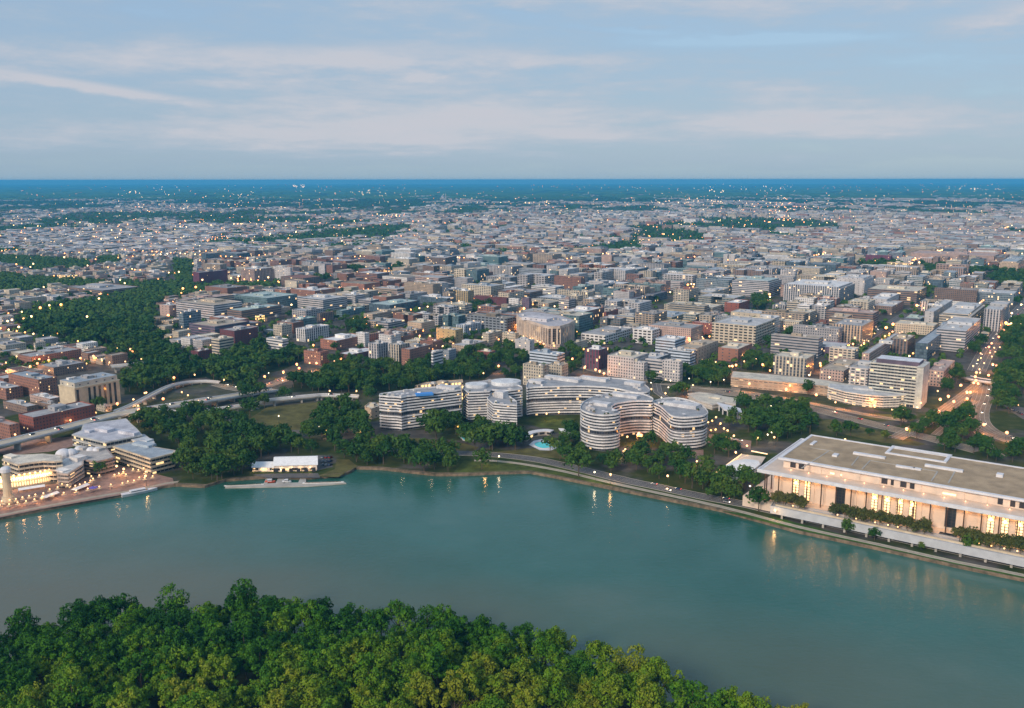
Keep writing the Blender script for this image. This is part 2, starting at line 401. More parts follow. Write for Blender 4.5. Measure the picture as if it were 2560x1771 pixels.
mb = MB(); mb.face([(-1500, 150, 0), (1500, 150, 0), (1500, 1200, 0), (-1500, 1200, 0)])
kind(mb.build('water', water_mat()), 'structure')
# near bank (wooded island)
ISLE_PX = [(-500, 1760), (-100, 1690), (0, 1655), (120, 1618), (250, 1592), (450, 1578), (700, 1580), (930, 1592), (1100, 1604), (1230, 1612), (1330, 1650), (1480, 1705), (1600, 1745), (1720, 1780), (1850, 1815), (1990, 1850), (2150, 1960), (2300, 2300)]
ISLE = [g(x, y, 1.2) for x, y in ISLE_PX]+[(170, 150), (-420, 150)]
ISLE = ccw(ISLE)
mb = MB(); mb.cap(ISLE, 1.2, (.5, .5, .5)); mb.sides(ISLE, -1, 1.2, (.5, .5, .5))
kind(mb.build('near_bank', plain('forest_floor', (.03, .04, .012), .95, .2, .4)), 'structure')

GRASS = plain('grass_lawn', (.062, .085, .018), .95, .12, .45, 0, .1)
DRYGRASS = plain('worn_grass', (.105, .100, .035), .95, .12, .35, 0, .1)
ASPH = plain('asphalt', (.10, .098, .098), .8, .15, .2)
ROADM = plain('pale_asphalt', (.19, .165, .13), .8, .12, .18)
HIGH = plain('highway_surface', (.20, .165, .12), .8, .06, .3)
PAVE = plain('brick_paving', (.26, .17, .14), .85, .3, .25)
PATHM = plain('path_concrete', (.33, .30, .24), .85, .3, .15)
PAINT = plain('road_paint', (.7, .7, .66), .7)
BLOCK = []      # ground the town may not build on
LAY = [0]
def sheet(name, pts, mat, z=None, block=True):
    LAY[0] += 1
    z = GZ+.02+.004*LAY[0] if z is None else z
    m = MB(); p = ccw(pts); m.cap(p, z, (.5, .5, .5))
    if block: BLOCK.append(p)
    return kind(m.build(name, mat), 'structure')
def strip(line, w):
    L, Rr = [], []
    n = len(line)
    for i in range(n):
        a, b = line[max(0, i-1)], line[min(n-1, i+1)]
        d = Vector((b[0]-a[0], b[1]-a[1])).normalized(); nn = (-d.y*w/2, d.x*w/2)
        L.append((line[i][0]+nn[0], line[i][1]+nn[1])); Rr.append((line[i][0]-nn[0], line[i][1]-nn[1]))
    return L, Rr
def road(name, line, w, mat, lanes=0, sm=3, block=True):
    line = smooth_loop(line, sm, False) if sm > 1 else line
    L, Rr = strip(line, w); LAY[0] += 1; z = GZ+.02+.004*LAY[0]; m = MB(); n = len(line)
    for i in range(n-1): m.face([(*Rr[i], z), (*Rr[i+1], z), (*L[i+1], z), (*L[i], z)])
    o = kind(m.build(name, mat), 'structure')
    if block: BLOCK.extend([ccw([Rr[i], Rr[i+1], L[i+1], L[i]]) for i in range(n-1)])
    for s in (-1, 1):                      # kerb: a real step along each edge
        a, b = strip(line, w+.1), strip(line, w+.7)
        A, B = (a[0], b[0]) if s < 0 else (a[1], b[1]); m2 = MB()
        for i in range(n-1):
            q = [(*A[i], z+.13), (*A[i+1], z+.13), (*B[i+1], z+.13), (*B[i], z+.13)]
            m2.face(q if s > 0 else q[::-1]); m2.side(A[i], A[i+1], GZ, z+.13, (.5,)*3); m2.side(B[i], B[i+1], GZ, z+.13, (.5,)*3)
        kind(m2.build('kerb', M['concrete']), 'structure')
    if lanes > 1:
        for k in range(1, lanes):
            off = -w/2+w*k/lanes; m2 = MB(); c1 = strip(line, 2*abs(off)+.15); c2 = strip(line, 2*abs(off)-.15) if abs(off) > .1 else strip(line, -.15)
            i0 = 0 if off > 0 else 1
            for i in range(n-1):
                q = [(*c1[i0][i], z+.02), (*c1[i0][i+1], z+.02), (*c2[i0][i+1], z+.02), (*c2[i0][i], z+.02)]
                m2.face(q)
            kind(m2.build('lane_marking', PAINT), 'structure')
    return line
def deck_road(name, label, line, w, zs, mat=None, group=None):
    """raised roadway: deck, two barriers, piers"""
    n0 = len(line); sm = smooth_loop(line, 4, False); n = len(sm)
    zz = [zs[min(n0-1, int(i*(n0-1)/(n-1)))]+(zs[min(n0-1, int(i*(n0-1)/(n-1))+1)]-zs[min(n0-1, int(i*(n0-1)/(n-1)))])*((i*(n0-1)/(n-1)) % 1) for i in range(n)]
    t = thing(name, label, 'raised road', (*sm[0], GZ), group)
    L, Rr = strip(sm, w); d = MB(); top = MB()
    for i in range(n-1):
        top.face([(*Rr[i], zz[i]), (*Rr[i+1], zz[i+1]), (*L[i+1], zz[i+1]), (*L[i], zz[i])])
        for A, fl in ((L, 1), (Rr, 0)):
            q = [(*A[i], zz[i]-1.6), (*A[i+1], zz[i+1]-1.6), (*A[i+1], zz[i+1]-.01), (*A[i], zz[i]-.01)]; d.face(q)
        d.face([(*L[i], zz[i]-1.6), (*L[i+1], zz[i+1]-1.6), (*Rr[i+1], zz[i+1]-1.6), (*Rr[i], zz[i]-1.6)])
        BLOCK.append(ccw([Rr[i], Rr[i+1], L[i+1], L[i]]))
    top.build('carriageway', mat or M['deck'], t); d.build('girder', M['concrete'], t)
    for k, (wo, wi) in enumerate(((w+.02, w-.7), (w+.02, w-.7))):
        o1, i1 = strip(sm, wo), strip(sm, wi); A, B = (o1[k], i1[k]); m = MB()
        for i in range(n-1):
            m.face([(*A[i], zz[i]-.4), (*A[i+1], zz[i+1]-.4), (*A[i+1], zz[i+1]+1), (*A[i], zz[i]+1)])
            m.face([(*B[i], zz[i]), (*B[i+1], zz[i+1]), (*B[i+1], zz[i+1]+1), (*B[i], zz[i]+1)])
            m.face([(*A[i], zz[i]+1), (*A[i+1], zz[i+1]+1), (*B[i+1], zz[i+1]+1), (*B[i], zz[i]+1)])
        m.build('barrier', M['white'], t)
    m = MB(); ML, MR = strip(sm, .22)
    for i in range(n-1):
        m.face([(*MR[i], zz[i]+.02), (*MR[i+1], zz[i+1]+.02), (*ML[i+1], zz[i+1]+.02), (*ML[i], zz[i]+.02)])
    m.build('lane_marking', PAINT, t)
    for i in range(1, n-1, 2):
        if zz[i] > GZ+3:
            m = MB(); a = math.atan2(sm[i+1][1]-sm[i-1][1], sm[i+1][0]-sm[i-1][0]); m.box(sm[i][0], sm[i][1], GZ-.5, 1.6, w*.55, zz[i]-1.6-GZ+.4, a); m.build('pier', M['concrete'], t)
    return sm, zz
NP = lambda *p: [g(x, y) for x, y in p]
# lawns and open ground on the far bank
sheet('lawn', NP((1130, 1184), (1160, 1152), (1230, 1150), (1420, 1172), (1530, 1205), (1525, 1217), (1400, 1192), (1323, 1178), (1246, 1180)), GRASS)
sheet('lawn', NP((1310, 1122), (1400, 1118), (1440, 1150), (1330, 1142), (1215, 1132)), DRYGRASS)
sheet('lawn', NP(*[pn('L1', *p) for p in ((450, 420), (700, 260), (1480, 180), (1740, 190), (1740, 250), (1250, 420), (1190, 520), (850, 510), (700, 500))]), DRYGRASS)
sheet('lawn', NP(*[pn('L1', *p) for p in ((1260, 1040), (1460, 960), (1480, 850), (1620, 850), (1720, 930), (1600, 985), (1500, 1050))]), DRYGRASS)
sheet('lawn', NP(*[pn('W', *p) for p in ((1060, 400), (1130, 370), (1250, 362), (1380, 380), (1410, 420), (1340, 440), (1150, 436))]), GRASS)
sheet('lawn', NP(*[pn('W', *p) for p in ((20, 500), (360, 500), (640, 530), (760, 560), (700, 620), (400, 560), (60, 530))]), DRYGRASS)
sheet('lawn', NP(*[pn('L4', *p) for p in ((-10, 560), (150, 540), (760, 700), (1200, 820), (1100, 840), (700, 800), (0, 650))]), DRYGRASS)
sheet('lawn', NP(*[pn('L4', *p) for p in ((1250, 560), (1560, 440), (1640, 470), (1440, 620), (1350, 600))]), GRASS)
sheet('lawn', NP(*[pn('L4', *p) for p in ((400, 500), (700, 480), (1100, 500), (1050, 560), (850, 560), (600, 540))]), DRYGRASS)
sheet('lawn', NP((1802, 1278), (1935, 1294), (2150, 1350), (2391, 1402), (2700, 1478), (2700, 1488), (2560, 1448), (2391, 1413), (2191, 1368), (1992, 1326)), plain('bank_grass', (.045, .10, .018), .95, .15, .4, 0, .1))
sheet('car_park', NP(*[pn('L1', *p) for p in ((860, 520), (1190, 515), (1160, 580), (1010, 620), (820, 610))]), ASPH)
sheet('car_park', NP(*[pn('L1', *p) for p in ((1250, 800), (1390, 810), (1440, 930), (1270, 975))]), ASPH)
sheet('forecourt', NP(*[pn('L1', *p) for p in ((690, 1010), (1270, 1005), (1300, 1055), (700, 1058), (520, 1020))]), ASPH)
sheet('plaza', NP(*[pn('L3', *p) for p in ((1060, 700), (1300, 740), (1540, 780), (1530, 880), (1380, 850), (1250, 900), (1180, 850), (1050, 800))]), PAVE)
sheet('plaza', NP(*[pn('L3', *p) for p in ((560, 900), (1000, 880), (1000, 960), (700, 960))]), PAVE)
sheet('plaza', NP(*[pn('L3', *p) for p in ((900, 950), (1100, 1000), (1100, 1160), (930, 1120))]), PAVE)
sheet('promenade', gp('L0', [(-500, 1600), (0, 1500), (450, 1410), (1450, 1232), (1850, 1142), (1960, 1130), (1940, 1060), (1700, 1000), (1300, 900), (900, 1080), (200, 1180), (-500, 1300)]), PAVE)
sheet('quay_top', [(x, y+d) for d, L in ((2.3, SHORE[:8]), (7.0, SHORE[:8][::-1])) for x, y in L], PATHM, block=False)
sheet('car_park', gp('L0', [(-100, 760), (400, 620), (820, 590), (830, 700), (560, 760), (100, 800)]), PAVE)
sheet('car_park', gp('L4', [(2060, 370), (2307, 410), (2400, 560), (2290, 540), (2120, 430)]), ASPH)
sheet('terrace', gp('W', [(1080, 545), (1110, 520), (1180, 505), (1290, 520), (1285, 560), (1220, 582), (1150, 580)]), M['white'])
# roads
RIV = road('riverside_parkway', NP((860, 1112), (980, 1125), (1100, 1132), (1217, 1136), (1330, 1148), (1412, 1165), (1569, 1203), (1647, 1219), (1758, 1243), (1860, 1262), (1935, 1279), (2191, 1336), (2560, 1415), (2760, 1462)), 12, ASPH, 4)
road('path', NP((1185, 1152), (1224, 1152), (1300, 1160), (1412, 1180), (1536, 1210), (1802, 1268), (1992, 1318), (2191, 1362), (2391, 1407), (2560, 1441), (2760, 1492)), 3.2, PATHM, 0)
PKW = road('park_road', gp('L1', [(-300, 330), (0, 380), (250, 392), (450, 455), (700, 525), (850, 562), (1000, 540)]), 12, ROADM, 3)
EXW = road('expressway', gp('L3', [(700, 180), (1350, 255), (1900, 345), (2307, 440), (2900, 590), (3500, 740), (4100, 900)]), 17, HIGH, 4)
EX2 = road('expressway', gp('L3', [(1350, 215), (1900, 300), (2400, 400), (2900, 500), (3300, 560)]), 9, plain('lamplit_highway', (.26, .19, .12), .8, .05, .3), 3)  # golden lamp glow is mixed into this tan road colour
EX3 = road('expressway', gp('L4', [(1860, 90), (1700, 220), (1500, 370), (1250, 540), (1000, 680), (850, 760)]), 13, HIGH, 4)
EX4 = road('expressway', gp('L4', [(1880, 110), (1840, 300), (1790, 420), (1790, 560), (1900, 670), (2120, 760), (2400, 850), (2700, 930)]), 20, HIGH, 5)
EX5 = road('slip_road', gp('L4', [(1800, 330), (1600, 480), (1420, 620), (1300, 720)]), 7, ROADM, 2)
EX6 = road('slip_road', gp('L4', [(1780, 680), (1880, 800), (1960, 900), (2060, 960)]), 7, ROADM, 2)
STB = road('avenue', NP((2440, 930), (2470, 873), (2500, 835), (2540, 786), (2600, 722)), 20, ASPH, 4)
STA = road('avenue', NP((2120, 880), (2180, 838), (2232, 806), (2300, 766), (2400, 712)), 16, ASPH, 4)
INT = road('interchange_road', gp('T1', [(150, 1440), (400, 1500), (650, 1470), (820, 1420), (950, 1370), (1290, 1300)]), 17, ROADM, 4)
road('street', NP((1350, 880), (1420, 905), (1480, 925), (1660, 960), (1850, 975)), 12, ROADM, 2)
road('street', NP((1800, 985), (1700, 1010), (1640, 960), (1740, 890)), 9, ASPH, 2)
# raised roads
FW = deck_road('elevated_freeway', 'long pale elevated freeway running past the riverside office blocks', [g(x, y, 11) for x, y in ((-180, 1150), (0, 1108), (155, 1070), (288, 1036), (400, 1017), (512, 997), (600, 977), (690, 956))], 15, [11, 11, 11, 11, 11, 10, 7, 3.2])
RA = deck_road('ramp', 'curving upper ramp sweeping through the trees beside the tan power house', [g(x, y, 8) for x, y in ((290, 1034), (333, 1015), (372, 990), (422, 963), (466, 951), (512, 946), (548, 945))], 6, [10.5, 10, 8, 7, 6, 5, 3])
RB = deck_road('ramp', 'long lower ramp passing between the parkway trees and the freeway', [g(x, y, 8) for x, y in ((330, 1043), (406, 1032), (470, 1036), (512, 1029), (614, 1014), (658, 1004), (778, 989), (812, 985), (896, 984))], 7, [10.5, 10, 9, 9, 9, 9, 8, 7, 5])
BR = deck_road('road_bridge', 'short lit road bridge over the wooded valley behind the power house', [g(x, y, 9) for x, y in (pn('T0', 1250, 1250), pn('T0', 1500, 1225), pn('T0', 1640, 1200))], 12, [10, 10, 10])
UP = deck_road('road_bridge', 'dark overpass carrying the cross street above the expressway', [g(x, y, 7) for x, y in (pn('L4', 1650, 60), pn('L4', 1780, 90), pn('L4', 1990, 120))], 14, [7, 7, 7], ASPH)
# ------------------------------------------------------------ buildings
C = dict(cream=(.55, .50, .40), white=(.68, .69, .70), grey=(.38, .38, .40), lgrey=(.50, .50, .52), brown=(.24, .17, .14), tan=(.44, .36, .28), red=(.26, .085, .065),
         dred=(.13, .035, .045), brick=(.30, .15, .11), pink=(.46, .34, .30), dark=(.06, .07, .09), teal=(.13, .24, .26), ochre=(.48, .38, .20), peach=(.56, .44, .32),
         dblue=(.05, .08, .14), purple=(.15, .11, .17), stone=(.50, .46, .38), bluew=(.52, .62, .74), maroon=(.14, .04, .08), blgrey=(.27, .32, .38))
RC = dict(w=(.62, .64, .66), g=(.33, .34, .36), l=(.46, .48, .50), t=(.40, .35, .28), d=(.16, .17, .19), b=(.30, .36, .42), p=(.42, .32, .29), r=(.22, .10, .08), k=(.36, .46, .46), c=(.55, .52, .44))
FOOT = []
LAND = []   # (label short, x, y) for naming neighbours
def units(root, pts, h, rnd, n, rc, big=True):
    """rooftop plant: a penthouse and a few air handlers, each a part"""
    cx, cy_ = centroid(pts); A = abs(area(pts)); s = math.sqrt(A); a = GA
    if big and s > 14:
        m = MB(); lx, ly = s*rnd.uniform(.28, .5), s*rnd.uniform(.18, .32); ox, oy = rnd.uniform(-.1, .1)*s, rnd.uniform(-.08, .08)*s
        ph = rnd.uniform(2.6, 4.6); fk = rnd.uniform(.75, 1.25); tn = tuple(min(.75, c*fk) for c in rc)
        q = rect(cx+ox, cy_+oy, lx, ly, a); m.sides(q, h, h+ph, tn, 0, rnd.uniform(0, 50)); m.build('penthouse', FAC['blank'], root)
        m = MB(); m.cap(offset(q, -.3), h+ph-.1, tuple(min(.8, c*1.1) for c in rc)); m.ring(q, offset(q, -.3), h+ph, tn); m.build('penthouse_roof', ROOF, root)
    for i in range(n):
        for _ in range(6):
            x, y = cx+rnd.uniform(-.45, .45)*s*1.2, cy_+rnd.uniform(-.45, .45)*s*1.2
            if inside((x, y), offset(pts, -3)): break
        else: continue
        m = MB(); v = rnd.uniform(.25, .7); m.box(x, y, h, rnd.uniform(2, 5), rnd.uniform(2, 4), rnd.uniform(1.2, 2.2), a, (v, v, v)); m.build('air_handler', ROOF, root)
def building(name, label, cat, pts, h, style='grid', wall=(.5, .5, .5), rc=(.4, .4, .4), n=2, setback=0, seed=0, group=None, big=True, z0=GZ, parapet=.9, kids=True):
    pts = ccw(pts); rnd = random.Random(seed+int(h*10)+int(pts[0][0]*3)); cx, cy_ = centroid(pts)
    t = thing(name, label, cat, (cx, cy_, z0), group); FOOT.append(offset(pts, 5))
    wall = tuple(c*.95 for c in wall)
    inn = offset(pts, -.45); m = MB(); m.sides(pts, z0, h+parapet, wall, 0, rnd.uniform(0, 300)*3.3)
    m.build('wall', [FAC[style]], t)
    m = MB(); m.ring(pts, inn, h+parapet, tuple(min(.8, c*1.15) for c in wall)); m.sides(inn, h, h+parapet, wall, 0, 0, True); m.build('parapet', ROOF, t)
    m = MB(); m.cap(inn, h, rc); m.build('roof', ROOF, t)
    top = h; tp = pts
    if setback:
        q = offset(pts, -setback); m = MB(); m.sides(q, h, h+3.8, wall, 0, rnd.uniform(0, 300)); m.build('upper_storey', FAC[style], t)
        m = MB(); m.cap(q, h+3.8, tuple(min(.8, c*1.05) for c in rc)); m.build('upper_roof', ROOF, t); top = h+3.8; tp = q
    if kids: units(t, tp, top, rnd, n, rc, big)
    return t
def corner_rect(p, xn, yn, xl, xr, yb):
    """footprint on the town grid from its near roof corner and the ends of its two visible faces"""
    X, Y = pn(p, xn, yn); s = K
    xl_, xr_ = pn(p, xl, 0)[0], pn(p, xr, 0)[0]
    h = height_at(X, Y, pn(p, 0, yb)[1]) if yb > 0 else -yb
    c = g(X, Y, h)
    def run(d, xt):
        k = (xt-1280)/F; den0 = c[1]*cp+(CAMZ-h)*sp
        t = (k*den0-c[0])/(d[0]-k*d[1]*cp); return t
    L = abs(run((-UU[0], -UU[1]), xl_)); Wd = abs(run(VV, xr_))
    a = c; b = (c[0]-UU[0]*L, c[1]-UU[1]*L)
    return [b, a, (a[0]+VV[0]*Wd, a[1]+VV[1]*Wd), (b[0]+VV[0]*Wd, b[1]+VV[1]*Wd)], h
KN = {'O': ('office_building', 'office building'), 'A': ('apartment_building', 'apartment building'), 'H': ('hotel', 'hotel'), 'B': ('brick_building', 'brick building'), 'R': ('row_house', 'row house'), 'S': ('institution_building', 'institution building'), 'G': ('parking_garage', 'parking garage')}
